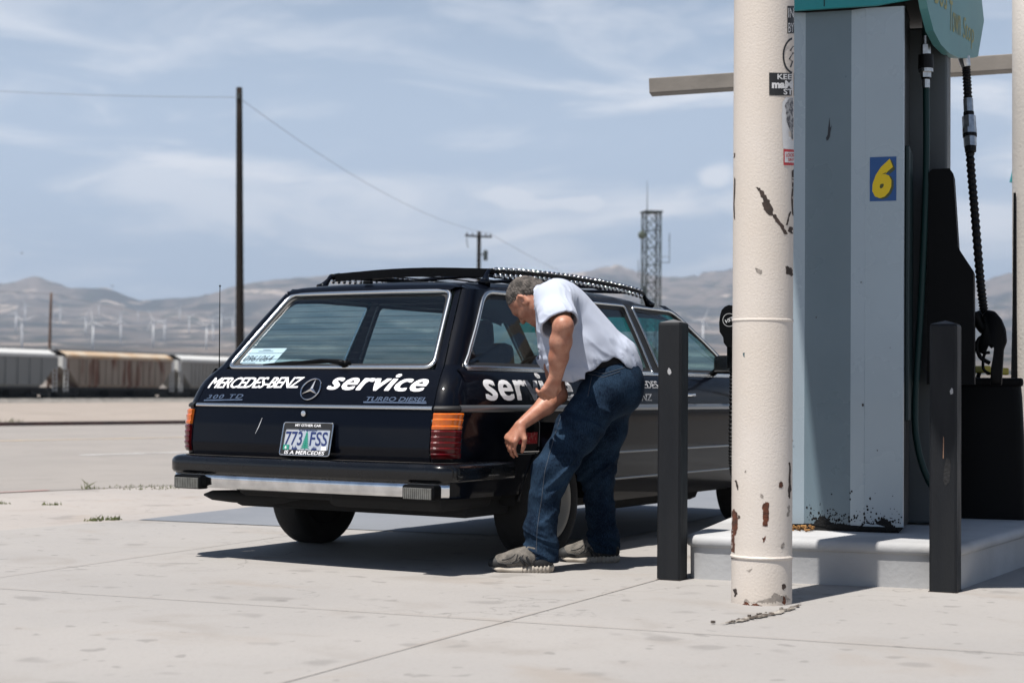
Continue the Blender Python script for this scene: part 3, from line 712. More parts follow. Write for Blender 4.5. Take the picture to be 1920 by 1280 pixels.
# stickers (they run round the right side of the pipe, foreshortened)
s_ = colrect('sticker', 1441, 133, 1487, 176, M_BLACKST, .0012, 2)
coltext('KEE', 1456, 136, 1482, 146, M_WHITEST, .002, 1, offset=.02); coltext('maM', 1446, 148, 1484, 163, M_WHITEST, .002, 1, offset=.05); coltext('ST', 1467, 164, 1484, 175, M_WHITEST, .002, 1, offset=.02)
colrect('sticker', 1474.5, 8, 1487, 60, M_BLACKST, .0012, 0); coltext('IN', 1476, 12, 1486, 30, M_WHITEST, .002); coltext('BY', 1476, 40, 1486, 58, M_WHITEST, .002)
# ring with a zigzag line
cx_, cy_ = 1487, 102
def ringpoly(rx, ry): return [(cx_+rx*math.cos(a), cy_+ry*math.sin(a)) for a in np.linspace(math.pi*.56, math.pi*1.44, 18)]
b = MB(); o1, o2 = ringpoly(21.5, 35), ringpoly(18.5, 31); b.grid([[colpt(*p, .0014) for p in o1], [colpt(*p, .0014) for p in o2]]); b.obj('sticker', M_BLACKST, colm)
zz = [(1486, 84), (1480, 92), (1485.5, 97), (1478, 108), (1484, 113), (1480, 124)]
b = MB(); b.grid([[colpt(x-1.3, y, .0014) for x, y in zz], [colpt(x+1.3, y, .0014) for x, y in zz]]); b.obj('zigzag', M_BLACKST, colm)
colpatch('sticker', [(1465, 190), (1472, 180), (1486, 182), (1486, 280), (1466, 277), (1464, 230)], M_WHITEST, .001, .3)
colpatch('feather_print', [(1469, 196), (1476, 184), (1485, 182), (1485, 262), (1480, 246), (1473, 222)], M_GREYST, .0018, .8, 3)
colrect('sticker', 1467, 278, 1487, 308, M_REDST, .0012, 1); colrect('sticker_field', 1469, 283, 1487, 303, M_WHITEST, .0018, 1)
coltext('LOOS', 1471, 286, 1486, 293, M_REDST, .0024, 0, offset=.03); coltext('SAV', 1475, 295, 1486, 301, M_REDST, .0024, 0, offset=.03)
# scraped paint figure and chips
for k, (poly, m_) in enumerate([
    ([(1415, 348), (1424, 351), (1433, 362), (1443, 378), (1448, 392), (1447, 400), (1452, 401), (1459, 411), (1467, 424), (1474, 438), (1469, 439), (1462, 427), (1455, 416), (1446, 404), (1438, 400), (1431, 392), (1428, 378), (1431, 377), (1436, 392), (1441, 394), (1434, 380), (1426, 366), (1422, 356)], M_CHIP),
    ([(1478, 395), (1481, 397), (1474, 421), (1471, 421)], M_CHIP), ([(1478, 424), (1485, 426), (1485, 438), (1477, 434)], M_CHIP), ([(1482, 320), (1486, 316), (1486, 405), (1483, 402)], M_CHIP),
    ([(1470, 498), (1475, 498), (1483, 503), (1485, 514), (1481, 518), (1477, 505), (1472, 512)], M_CHIP), ([(1416, 502), (1424, 508), (1428, 506), (1426, 512), (1419, 511)], M_GREYCHIP),
    ([(1372, 958), (1376, 952), (1382, 962), (1383, 985), (1380, 1000), (1376, 1005), (1378, 1020), (1375, 1034), (1371, 1034), (1370, 1000), (1373, 980)], M_RUST),
    ([(1428, 945), (1434, 938), (1440, 941), (1439, 958), (1440, 966), (1437, 984), (1428, 985), (1430, 968), (1428, 958)], M_RUST),
    ([(1457, 902), (1463, 900), (1466, 906), (1463, 913), (1458, 911)], M_RUST), ([(1428, 1006), (1434, 1003), (1433, 1012), (1429, 1014)], M_RUST),
    ([(1476, 866), (1479, 864), (1480, 905), (1478, 932), (1475, 928), (1476, 900)], M_CHIP), ([(1473, 948), (1477, 944), (1477, 964), (1473, 966)], M_GREYCHIP),
    ([(1378, 900), (1381, 899), (1384, 915), (1382, 918)], M_CHIP), ([(1383, 965), (1387, 965), (1387, 970), (1384, 971)], M_CHIP), ([(1424, 927), (1429, 925), (1430, 931), (1425, 932)], M_GREYCHIP),
    ([(1370, 1042), (1382, 1041), (1384, 1046), (1371, 1047)], M_RUST), ([(1374, 1103), (1380, 1101), (1382, 1112), (1377, 1118)], M_CHIP), ([(1464, 1092), (1468, 1090), (1470, 1098), (1466, 1102)], M_CHIP),
    ([(1461, 1018), (1468, 1014), (1466, 1024), (1462, 1024)], M_GREYCHIP), ([(1399, 1068), (1410, 1063), (1404, 1070)], M_GREYCHIP), ([(1396, 881), (1399, 884), (1396, 885)], M_GREYCHIP), ([(1392, 662), (1396, 661), (1395, 670)], mat('blue_chip', (.05, .12, .14), .8)),
    ([(1376, 285), (1378, 284), (1378, 292), (1376, 292)], M_CHIP), ([(1376, 330), (1379, 332), (1378, 412), (1376, 402)], M_CHIP),
    ([(1370, 1137), (1370, 1124), (1380, 1130), (1392, 1127), (1398, 1121), (1408, 1128), (1420, 1124), (1434, 1120), (1444, 1116), (1448, 1108), (1450, 1122), (1460, 1126), (1464, 1114), (1470, 1112), (1471, 1128), (1480, 1120), (1481, 1136), (1426, 1142)], M_GREYCHIP),
    ([(1390, 1134), (1396, 1124), (1405, 1131), (1416, 1128), (1430, 1134), (1424, 1138)], M_RUST), ([(1462, 1126), (1466, 1114), (1469, 1118), (1468, 1130)], M_RUST)]):
    colpatch('paint_chip', poly, m_, .0007 if m_ is not M_RUST else .001, .7, k)

# square steel bollards
M_BOLL = mat('charcoal_paint', (.006, .0075, .0105), .6, col2=(.011, .0125, .015), nscale=3, stretch=(3, 3, .6), bump=.15, bscale=50, rvar=.12, spec=.3)
M_SCUFF = mat('pale_scuff', (.45, .45, .46), .8); M_SCUFFD = mat('black_scuff', (.008, .008, .009), .7, bump=.4, bscale=80)
def bollard(x, y, h, w, rz, label):
    o = empty('bollard', (x, y, 0), R(rz)); tag(o, label, 'bollard', 'square charcoal bollards at the pump island corners')
    b = MB(); hw = w/2; ch = .010
    sq = [(-hw+ch, -hw), (hw-ch, -hw), (hw, -hw+ch), (hw, hw-ch), (hw-ch, hw), (-hw+ch, hw), (-hw, hw-ch), (-hw, -hw+ch)]
    n_ = len(sq); rings = [(1, 0), (1, h-.012), (.97, h-.004), (.90, h)]
    vs = [(x_*k, y_*k, z) for k, z in rings for x_, y_ in sq]; fs = [(i*n_+j, i*n_+(j+1) % n_, (i+1)*n_+(j+1) % n_, (i+1)*n_+j) for i in range(3) for j in range(n_)]+[tuple(range(3*n_, 4*n_))]
    b.add(vs, fs); b.obj('post', M_BOLL, o)
    b = MB(); k = hw*.92; b.add([(-k, -k, h+.001), (k, -k, h+.001), (k, k, h+.001), (-k, k, h+.001), (0, 0, h+.018)], [(0, 1, 4), (1, 2, 4), (2, 3, 4), (3, 0, 4)]); b.obj('cap', mat('bollard_cap_grey', (.12, .12, .125), .7), o)
    b = MB(); b.box((0, 0, .003), (w+.006, w+.006, .006)); b.obj('weld_bead', M_CHIP, o)
    return o, hw
BL, hw1 = bollard(.765, 7.85, 1.212, .116, -25, 'square charcoal bollard in front of the wagon door, left of the round column')
BRt, hw2 = bollard(1.955, 7.47, 1.20, .122, -25, 'square charcoal bollard at the right corner of the pump island')
def frontface(o, hw, name, poly, m, y=None):
    b = MB(); b.prism(poly, 0, .0012, lambda u, v, h: (u, -(hw+.0003+h), v)); b.obj(name, m, o)
frontface(BL, hw1, 'paint_scuff', [(-.008, .985), (-.002, 1.0), (.008, .99), (.012, .975), (.003, .965), (-.006, .972)], M_SCUFF)
frontface(BRt, hw2, 'paint_scuff', [(.0, .60), (.004, .60), (.005, .69), (.002, .70)], mat('tan_scuff', (.35, .2, .13), .8))
frontface(BRt, hw2, 'rubber_scuff', [(.012, .475), (.03, .50), (.035, .57), (.028, .60), (.014, .60), (.006, .56), (.002, .50)], M_SCUFFD)
frontface(BRt, hw2, 'paint_scuff', [(.034, .885), (.045, .89), (.044, .91), (.038, .915), (.03, .90)], M_SCUFF)

# pump island
M_ISL = mat('worn_white_kerb_paint', (.55, .555, .56), .7, col2=(.42, .42, .42), nscale=2.0, bump=.15, bscale=45, rvar=.1, spec=.15)
IX = Vector((.9555, -.295, 0)); IY = Vector((.295, .9555, 0)); IO = Vector((.82, 7.86, 0))   # island axes and near left corner
IW, IL, IH = 1.27, 7.0, .210
isl = empty('pump_island', IO, math.atan2(IX.y, IX.x)); tag(isl, 'low white painted concrete island with rounded lip under the fuel pump', 'pump island')
def rrect(w, l, r, inset, n=6):
    P = []
    for (cx, cy, a0) in ((w-r, r, -90), (w-r, l-r, 0), (r, l-r, 90), (r, r, 180)):
        for k in range(n+1):
            a = R(a0+90*k/n); P.append((cx+(r-inset)*math.cos(a), cy+(r-inset)*math.sin(a)))
    return P
b = MB(); lv = [(.018, 0), (.016, .150), (.015, .155), (.004, .160), (.0, .168), (-.002, .182), (.001, .194), (.010, .205), (.024, IH)]
vs = []; rings = [[(x+.24*y*max(0, x/IW), y, z) for x, y in rrect(IW, IL, .09, ins)] for ins, z in lv]; n_ = len(rings[0])
for r_ in rings: vs += r_
fs = [(i*n_+j, i*n_+(j+1) % n_, (i+1)*n_+(j+1) % n_, (i+1)*n_+j) for i in range(len(lv)-1) for j in range(n_)]+[tuple(range((len(lv)-1)*n_, len(lv)*n_))]
b.add(vs, fs); b.obj('kerb', M_ISL, isl, auto=40)
M_LITTER = mat('rusty_leaves', (.42, .22, .06), .9, col2=(.2, .09, .03), nscale=60)

# fuel pump
M_PUMP = mat('pale_blue_grey_enamel', (.40, .485, .54), .28, col2=(.375, .455, .51), nscale=1.6, bump=.015, bscale=30, rvar=.06, coat=.25)
M_TEAL = mat('teal_enamel', (.015, .30, .32), .40, col2=(.02, .27, .29), nscale=3)
M_TEALF = mat('faded_teal_enamel', (.095, .29, .30), .45, col2=(.085, .26, .275), nscale=3)
M_BLK = mat('black_plastic', (.002, .0023, .003), .5, spec=.10); M_RUB = mat('black_rubber', (.003, .003, .0035), .55, spec=.25)
M_HGREEN = mat('dark_green_hose', (.004, .030, .029), .45, spec=.25)
M_CHR = mat('worn_steel', (.55, .55, .54), .33, metal=1., col2=(.35, .35, .35), nscale=30); M_DKM = mat('dark_metal', (.012, .014, .016), .5, metal=.6)
M_BLUE6 = mat('sticker_blue', (.012, .085, .28), .5); M_YEL6 = mat('sticker_yellow', (.85, .60, .0), .5); M_OLIVE6 = mat('sticker_olive', (.07, .085, .02), .6)
M_GRIME = mat('black_grime', (.004, .004, .004), .9, bump=.6, bscale=70); M_SMUDGE = mat('smudge', (.03, .035, .045), .7)
PW, PD, PT = .725, .40, 2.80           # front width, depth of the near cabinet, top
PO = IO+IX*.255+IY*.50                # near left bottom corner of the cabinet
pump = empty('fuel_pump', (PO.x, PO.y, IH), math.atan2(IX.y, IX.x)); tag(pump, 'tall blue grey fuel pump with teal canopy and a yellow number six sticker', 'fuel pump')
PH = PT-IH
# front: flat, bevel, recessed centre, bevel, flat
fx = [(0, 0), (.168, 0), (.172, .003), (.243, .026), (.468, .026), (.536, .003), (.540, 0), (PW-.012, 0), (PW-.003, .004), (PW, .014)]
b = MB(); b.grid([[(x, y, z) for x, y in fx[:4]] for z in (.03, PH-.02)]); b.grid([[(x, y, z) for x, y in fx[4:]] for z in (.03, PH-.02)]); b.obj('front_panel', M_PUMP, pump)
b = MB(); b.grid([[(x, y, z) for x, y in fx[3:5]] for z in (.03, PH-.02)]); b.obj('centre_panel', mat('darker_centre_enamel', (.170, .235, .275), .30, col2=(.155, .215, .252), nscale=1.6, rvar=.06, coat=.2), pump)  # recessed centre strip in a darker tone than the flats
b = MB(); b.add([(0, 0, .03), (0, PD, .03), (0, PD, PH), (0, 0, PH), (PW, .014, .03), (PW, PD, .03), (PW, PD, PH), (PW, .014, PH)], [(1, 0, 3, 2), (4, 5, 6, 7), (5, 1, 2, 6)]); b.obj('cabinet', M_DKM, pump)
b = MB(); b.box((PW/2, PD/2+.01, .015), (PW-.05, PD-.03, .035)); b.obj('plinth', M_GRIME, pump)
# rear, wider cabinet
b = MB(); b.box((PW/2, PD+.36, PH/2), (PW+.36, .40, PH-.02), bev=.012); b.obj('rear_cabinet', mat('grey_cabinet', (.075, .09, .097), .5, col2=(.06, .07, .075), nscale=2), pump)
b = MB(); b.box((PW+.01, PD/2+.02, 1.22), (.02, PD-.10, 1.35), bev=.004); b.obj('side_door', mat('dark_teal_door', (.002, .022, .025), .5), pump)
# ragged grime and leaf litter at the foot
rs = random.Random(11); top = [(x, .035+.022*math.sin(x*23)+.012*math.sin(x*61)+.012*rs.random()**2+(.012*rs.random() if rs.random() > .8 else 0)) for x in np.linspace(.26, PW-.005, 170)]
b = MB(); b.prism([(PW-.005, .031), (.26, .031)][::-1]+[(x, z) for x, z in top[::-1]], -.0012, -.0004, lambda u, v, h: (u, h+(0 if u > .54 or u < .17 else .026 if .243 < u < .468 else (.026*(u-.17)/.073 if u < .3 else .026*(.54-u)/.072)), v)); gy = lambda u: 0 if u > .54 or u < .17 else .026 if .243 < u < .468 else (.026*(u-.17)/.073 if u < .3 else .026*(.54-u)/.072)
for k in range(170):
    x = rs.uniform(.25, PW-.01); z = .05+rs.expovariate(1/.028); q = .0015+.0035*rs.random()**2; yy = gy(x)-.0011
    b.add([(x+q*(1+.5*rs.random())*math.cos(a), yy, z+q*(1+1.2*rs.random())*math.sin(a)) for a in (0, 1.2, 2.5, 3.8, 5.1)], [(0, 1, 2, 3, 4)])
b.obj('grime', M_GRIME, pump)
b = MB()
for k in range(60):
    x = rs.uniform(.13, .30); y = -rs.random()**2*.10; q = .006+.008*rs.random(); b.box((x, y, .004+.02*rs.random()), (q*2, q, .003), Matrix.Rotation(rs.random()*3, 3, (rs.random(), rs.random(), 1)))
lit = b.obj('leaf_litter', M_LITTER, None); lit.matrix_world = pump.matrix_world; lit.location = pump.location; lit.rotation_euler = pump.rotation_euler; tag(lit, 'scatter of rusty dry leaves at the foot of the fuel pump', 'leaf litter', kind='stuff')
# smudge
sm = [(.345, 2.10), (.353, 2.115), (.356, 2.15), (.362, 2.20), (.365, 2.15), (.373, 2.16), (.367, 2.13), (.364, 2.105), (.357, 2.09), (.348, 2.085)]
b = MB(); b.prism([(x, z-IH+.05) for x, z in sm], .0245, .0255, lambda u, v, h: (u, h, v)); b.obj('smudge', M_SMUDGE, pump)
# number sticker on the right flat
def pz(py, Y=8.1): return CAM_H-(py-735.5)/3107*Y-IH
sx0, sx1, sz0, sz1 = .561, .688, pz(376), pz(293)
b = MB(); b.box(((sx0+sx1)/2, -.001, (sz0+sz1)/2), (sx1-sx0, .0016, sz1-sz0)); stk = b.obj('number_sticker', M_BLUE6, pump)
def six(dx, dz, yy, m, nm, grow):
    return lettering(nm, '6', lambda u, v, h: (lerp(sx0+.012, sx1-.016, u)+dx, yy, lerp(sz0+.014, sz1-.010, v)+dz), m, stk, shear=.28, offset=grow)
six(.011, -.006, -.0022, M_OLIVE6, 'numeral_shadow', .075); six(.0, .0, -.0027, M_YEL6, 'numeral', .055)
# canopy: straight fascia over the end, curved fascia over the lane
hz = PH+.0
b = MB(); b.prism([(-.10, hz-.022), (PW-.13, hz-.018), (PW+.05, hz+.004), (PW+.095, hz+.03), (PW+.12, hz+.08), (PW+.12, hz+.6), (-.10, hz+.6)], -.045, -.02, lambda u, v, h: (u, h, v)); b.obj('end_fascia', M_TEAL, pump)
b = MB(); b.box((PW/2-.02, -.0465, hz+.28), (.004, .003, .58)); b.obj('fascia_seam', M_DKM, pump)
ang = math.atan2(.11, 1.15)
fa0 = Vector((PW+.10, -.045, 0)); fd = Vector((.175, 1.0, 0)).normalized()
bot = [(0, .035), (.06, -.02), (.18, -.075), (.34, -.108), (.52, -.115), (.72, -.10), (.92, -.065), (1.10, -.03), (1.22, 0)]
bot = [(s_*1.03, z-.052*min(1, s_/.2)) for s_, z in bot]; out_ = [(s_, hz+z) for s_, z in bot]+[(1.42, hz+.18), (1.16, hz+.62), (0, hz+.62)]
nrm = Vector((fd.y, -fd.x, 0))
b = MB(); b.prism(out_, 0, -.04, lambda u, v, h: (fa0+fd*u+nrm*h+Vector((0, 0, v)))[:]); fas = b.obj('lane_fascia', M_TEALF, pump)
M_FT = mat('faded_yellow_print', (.36, .36, .14), .6); M_FT2 = mat('faded_orange_print', (.36, .18, .08), .6)
def fast(txt, u0, u1, z0, z1, m, **kw): lettering('lettering', txt, lambda u, v, h: (fa0+fd*lerp(u0, u1, u)+nrm*(.002)+Vector((0, 0, hz+lerp(z0, z1, v)+.02*u)))[:], m, fas, **kw)
fast('Bos', .20, .48, .02, .20, M_FT, shear=.15); fast('Town', .54, .80, -.05, .11, M_FT, shear=.15); fast('Stop', .86, 1.14, -.06, .09, M_FT, shear=.15)
b = MB(); b.prism([(.92, .25), (1.0, .27), (1.0, .37), (.92, .34)], .001, .002, lambda u, v, h: (fa0+fd*u+nrm*h+Vector((0, 0, hz+v)))[:]); b.obj('small_badge', M_FT2, fas)
b = MB(); b.prism([(.06, .10), (.12, .05), (.15, .08), (.13, .2), (.16, .3), (.10, .32), (.09, .2)], .001, .002, lambda u, v, h: (fa0+fd*u+nrm*h+Vector((0, 0, hz+v)))[:]); b.obj('flourish', M_FT2, fas)
b = MB(); b.box((PW/2+.05, .62, hz+.30), (PW+.20, 1.2, .5)); b.obj('canopy_box', M_DKM, pump)
# small printed strip and a scuff on the lane side
b = MB(); b.box((PW+.018, .20, 1.28), (.004, .012, .20)); b.obj('yellow_strip', M_YEL6, pump)
b = MB()
for (x, z, r) in ((.075, 1.62, .004), (.52, 1.22, .003), (.53, .62, .005), (.60, .40, .003), (.19, .44, .003), (.66, .9, .002), (.30, 1.05, .003)):
    yy = .0235 if .243 < x < .468 else -.0008
    b.add([(x+r*math.cos(a), yy, z+r*(1.6*math.sin(a))) for a in (0, 1.1, 2.4, 3.6, 5)], [(0, 1, 2, 3, 4)])
b.obj('enamel_chip', M_CHIP, pump)
# hoses
def PLs(px, py, Y):      # local pump coordinates of a point seen at (px,py) at depth Y, used once to set out the hoses
    w = Vector(((px-960)/3107*Y, Y, CAM_H+(730+(px-960)*.0087-py)/3107*Y))-Vector((PO.x, PO.y, IH)); return Vector((w.dot(IX), w.dot(IY), w.z))
h1 = [PLs(1735, 30, 8.35), PLs(1735, 70, 8.35), PLs(1736, 160, 8.35), PLs(1736, 330, 8.34), PLs(1727, 560, 8.32), PLs(1716, 760, 8.30), PLs(1722, 840, 8.28), PLs(1742, 900, 8.27), PLs(1762, 918, 8.27), PLs(1776, 900, 8.29), PLs(1780, 840, 8.32), PLs(1778, 760, 8.36), PLs(1776, 700, 8.42)]
def spline(P, n=10):
    out = []
    for i in range(len(P)-1):
        p0, p1, p2, p3 = P[max(i-1, 0)], P[i], P[i+1], P[min(i+2, len(P)-1)]
        for k in range(n):
            t = k/n; out.append(.5*((2*p1)+(p2-p0)*t+(2*p0-5*p1+4*p2-p3)*t*t+(3*p1-p0-3*p2+p3)*t**3))
    return out+[P[-1]]
hs = spline(h1); b = MB(); b.tube(hs, .0165, 10); hose1 = b.obj('fuel_hose', M_HGREEN, pump, smooth=True)
def coupling(P0, P1, segs, parent, name, m):
    b = MB(); d = P1-P0
    for (t0, t1, r0, r1, n) in segs: b.tube([P0+d*t0, P0+d*t1], [r0, r1], n)
    return b.obj(name, m, parent)
c0, c1 = PLs(1735, 64, 8.34), PLs(1736, 162, 8.34)
coupling(c0, c1, [(0, .16, .019, .019, 14), (.17, .36, .025, .025, 6), (.62, .70, .036, .036, 18), (.70, .80, .026, .026, 6), (.82, 1.0, .019, .019, 14)], hose1, 'coupling', M_CHR)
for sg_ in ((.13, .18, .017, .017, 12), (.36, .63, .037, .039, 18), (.79, .84, .022, .022, 8)): coupling(c0, c1, [sg_], hose1, 'breakaway_sleeve', M_RUB)
h2 = [PLs(1806, 96, 8.9), PLs(1811, 120, 8.9), PLs(1815, 185, 8.85), PLs(1819, 290, 8.8), PLs(1828, 400, 8.72), PLs(1838, 520, 8.66), PLs(1846, 590, 8.62)]
hs2 = spline(h2, 40); b = MB(); b.tube(hs2, [.0215+.0032*math.sin(i*1.65) for i in range(len(hs2))], 10); hose2 = b.obj('fuel_hose', M_RUB, pump)
c0, c1 = PLs(1807, 104, 8.88), PLs(1811, 122, 8.88); coupling(c0, c1, [(0, 1, .032, .026, 14)], hose2, 'coupling', M_CHR)
c0, c1 = PLs(1815, 183, 8.83), PLs(1820, 283, 8.78)
coupling(c0, c1, [(0, .26, .026, .026, 14), (.33, .56, .036, .036, 8), (.56, .66, .038, .038, 14), (.71, .90, .034, .033, 8)], hose2, 'coupling', M_CHR)
for sg_ in ((.25, .34, .028, .028, 12), (.65, .72, .037, .037, 14), (.9, 1.0, .031, .029, 12)): coupling(c0, c1, [sg_], hose2, 'breakaway_sleeve', M_RUB)
# lane side nozzle boots: tall black housings
def boot(P, nm):
    b = MB()
    for (x, y, z, dx, dy, dz) in P: b.box((x, y, z), (dx, dy, dz), bev=.015)
    return b.obj(nm, M_BLK, pump)
q = PLs(1768, 470, 8.55)
b = MB(); pr = [(PLs(px, py, 8.52)) for px, py in ((1744, 332), (1752, 325), (1784, 325), (1791, 335), (1800, 470), (1806, 480), (1829, 515), (1830, 720), (1742, 720))]
b.prism([(p.x, p.z) for p in pr], PD-.08, PD+.16, lambda u, v, h: (u, h, v)); b.obj('nozzle_boot', M_BLK, pump)
# right nozzle
noz = empty('nozzle', (0, 0, 0), 0, pump)
def soft_prism(name, outp, Yd, half, m, parent, bev=.012):
    Pq_ = [PLs(px, py, Yd) for px, py in outp]; yc = sum(q_.y for q_ in Pq_)/len(Pq_); c_ = Vector((sum(q_.x for q_ in Pq_)/len(Pq_), 0, sum(q_.z for q_ in Pq_)/len(Pq_)))
    R_ = rounded_poly([(q_.x, q_.z) for q_ in Pq_], .010); b_ = MB(); n2 = len(R_); vs_ = []
    for sh_, yy in ((bev, -half), (bev*.3, -half+bev*.7), (0, -half+bev*1.6), (0, half-bev*1.6), (bev*.3, half-bev*.7), (bev, half)):
        for (x_, z_) in R_:
            d_ = Vector((c_.x-x_, c_.z-z_)); k_ = sh_/max(d_.length, .02); vs_.append((x_+d_.x*k_, yc+yy, z_+d_.y*k_))
    b_.add(vs_, [(i_*n2+j_, i_*n2+(j_+1) % n2, (i_+1)*n2+(j_+1) % n2, (i_+1)*n2+j_) for i_ in range(5) for j_ in range(n2)]+[tuple(range(n2))[::-1], tuple(range(5*n2, 6*n2))])
    return b_.obj(name, m, parent, auto=50)
def rounded_poly(P_, r_):
    o_ = []
    for i_ in range(len(P_)):
        a_, c_, d_ = Vector(P_[i_-1]), Vector(P_[i_]), Vector(P_[(i_+1) % len(P_)]); u_ = a_-c_; w_ = d_-c_; t_ = min(r_, u_.length*.4, w_.length*.4); q0, q1 = c_+u_.normalized()*t_, c_+w_.normalized()*t_
        for k_ in (0, .33, .67, 1): o_.append(tuple(q0.lerp(c_, k_).lerp(c_.lerp(q1, k_), k_)))
    return o_
soft_prism('nozzle_body', [(1842, 590), (1852, 580), (1866, 583), (1879, 598), (1887, 618), (1889, 640), (1883, 655), (1881, 690), (1879, 722), (1857, 722), (1858, 694), (1862, 676), (1866, 655), (1858, 640), (1850, 648), (1846, 664), (1836, 660), (1832, 640), (1842, 622), (1848, 606)], 8.56, .032, M_BLK, noz)
b = MB(); b.tube(spline([PLs(1828, 585, 8.58), PLs(1838, 606, 8.58), PLs(1850, 618, 8.57), PLs(1862, 610, 8.56)], 6), .03, 10); b.obj('swivel', M_BLK, noz, smooth=True)
b = MB(); b.tube(spline([PLs(1862, 650, 8.56), PLs(1842, 632, 8.56), PLs(1832, 645, 8.56), PLs(1838, 668, 8.56), PLs(1856, 680, 8.56)], 6), .011, 8); b.tube(spline([PLs(1856, 660, 8.56), PLs(1846, 664, 8.56), PLs(1844, 690, 8.56), PLs(1856, 700, 8.56)], 5), .008, 8); b.obj('lever', M_BLK, noz, smooth=True)
# left nozzle, seen past the round column
noz2 = empty('nozzle', (0, 0, 0), 0, pump); YL = 8.55
b = MB(); out2 = [(1353, 590), (1356, 581), (1362, 575), (1370, 572), (1384, 574), (1392, 590), (1392, 640), (1380, 652), (1366, 650), (1360, 642), (1359, 632), (1352, 622), (1351, 605)]
Pq = [PLs(px, py, YL) for px, py in out2]; b.prism([(p.x, p.z) for p in Pq], Pq[0].y-.045, Pq[0].y+.045, lambda u, v, h: (u, h, v)); nb = b.obj('nozzle_guard', M_BLK, noz2)
Pc = PLs(1371, 600, YL); b = MB(); nn = 24
for r0, r1 in ((.032, .034),): b.grid([[(Pc.x+r*math.cos(a), Pq[0].y-.047, Pc.z+r*math.sin(a)) for a in np.linspace(0, 2*math.pi, nn+1)] for r in (r0, r1)])
b.obj('ring_mark', M_WHITEST, nb); lettering('lettering', 'VST', lambda u, v, h: (Pc.x+lerp(-.023, .023, u), Pq[0].y-.047, Pc.z+lerp(-.010, .010, v)+.010*(u-.5)*2), M_WHITEST, nb, offset=.02)
b = MB(); b.tube([PLs(1374, 640, YL), PLs(1374, 690, YL)], .03, 10); b.obj('grip', M_BLK, noz2)
hs3 = spline([PLs(1375, 680, YL), PLs(1375, 740, YL), PLs(1374, 820, YL), PLs(1376, 880, YL-.02), PLs(1392, 920, YL-.05), PLs(1420, 930, YL-.05)], 34)
b = MB(); b.tube(hs3, [.0185+.003*math.sin(i*1.9) for i in range(len(hs3))], 10); b.obj('fuel_hose', M_RUB, pump)

# service bin with squeegees
bx = Vector((2.62, 9.25, IH)); binn = empty('litter_bin', bx, math.atan2(IX.y, IX.x)); tag(binn, 'black plastic service bin standing behind the right bollard', 'bin')
b = MB(); vs = []
for (w_, d_, z) in ((.50, .46, 0), (.47, .43, .35), (.44, .40, .66), (.42, .38, .76)):
    for x, y in rrect(w_, d_, .05, 0, 4): vs.append((x-w_/2, y-d_/2, z))
n_ = len(vs)//4; b.add(vs, [(i*n_+j, i*n_+(j+1) % n_, (i+1)*n_+(j+1) % n_, (i+1)*n_+j) for i in range(3) for j in range(n_)]+[tuple(range(n_))[::-1], tuple(range(3*n_, 4*n_))]); b.obj('tub', M_BLK, binn, auto=40)
b = MB(); b.box((0, 0, .745), (.45, .41, .045), bev=.012); b.obj('rim', M_BLK, binn)
def squeegee(dx, dy, ln, tilt, label, col):
    o = empty('squeegee', bx+Vector((dx, dy, .77))); tag(o, label, 'squeegee', 'window squeegees standing in the service bin')
    b = MB(); b.tube([(0, 0, -.02), (tilt*ln, 0, ln)], .012, 8); b.obj('handle', M_BLK, o)
    b = MB(); b.box((tilt*ln, 0, ln+.015), (.05, .15, .04), Matrix.Rotation(R(20), 3, 'Z'), bev=.008); b.obj('head', col, o)
M_YPL = mat('yellow_plastic', (.45, .36, .02), .5)
squeegee(-.03, -.02, .03, .5, 'squeegee with yellow head lying nearer the bollard', M_YPL); squeegee(.10, .02, .02, -.2, 'squeegee with yellow head beside the round column', M_YPL); 
o = empty('spray_bottle', bx+Vector((-.17, -.05, .768))); tag(o, 'clear spray bottle standing on the service bin', 'bottle')
b = MB(); b.lathe([(0, 0), (.03, .002), (.032, .08), (.022, .10), (.014, .11), (.014, .125)], n=16); b.obj('bottle_body', glass('clear_plastic', (.6, .65, .65)), o, smooth=True)
b = MB(); b.box((.01, 0, .14), (.055, .022, .03), bev=.006); b.obj('trigger', mat('grey_plastic', (.4, .42, .4), .5), o)

# second column, beam, canopy above
c2 = empty('column', (3.155, 10.0, 0)); tag(c2, 'second cream column at the right edge of the view, behind the bin', 'column')
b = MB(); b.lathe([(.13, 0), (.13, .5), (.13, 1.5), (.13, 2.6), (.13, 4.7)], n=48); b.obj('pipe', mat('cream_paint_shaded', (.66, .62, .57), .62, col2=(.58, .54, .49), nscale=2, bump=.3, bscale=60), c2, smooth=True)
b = MB(); b.tube([(-.135, -.05, 2.1), (-.137, -.05, 1.4), (-.14, -.05, .9)], [.008, .012, .02], 8); b.obj('thin_hose', M_BLK, c2)  # thin dark hose, attached here to the second column
b = MB(); b.tube([(.0, -.132, 1.62), (.01, -.15, 1.62)], .02, 8); b.obj('bolt', M_BLK, c2)
M_BEAM = mat('weathered_grey_beam', (.30, .27, .235), .85, col2=(.22, .2, .175), nscale=3, bump=.2, bscale=20)
bm0 = Vector(((1216-960)/3107*12.6, 12.6, CAM_H+(732-139)/3107*12.6)); bm1 = Vector(((1960-960)/3107*12.0, 12.0, CAM_H+(738-88)/3107*12.0))
beam = empty('beam', bm0, math.atan2(bm1.y-bm0.y, bm1.x-bm0.x)); tag(beam, 'horizontal weathered grey beam crossing behind the round column and the pump', 'beam')
Lb = (bm1-bm0).length+2.0; b = MB(); b.box((Lb/2, 0, 0), (Lb, .16, .115), Matrix.Rotation(-math.atan2(bm1.z-bm0.z, (bm1-bm0).length), 3, 'Y'), bev=.006); b.obj('timber', M_BEAM, beam)
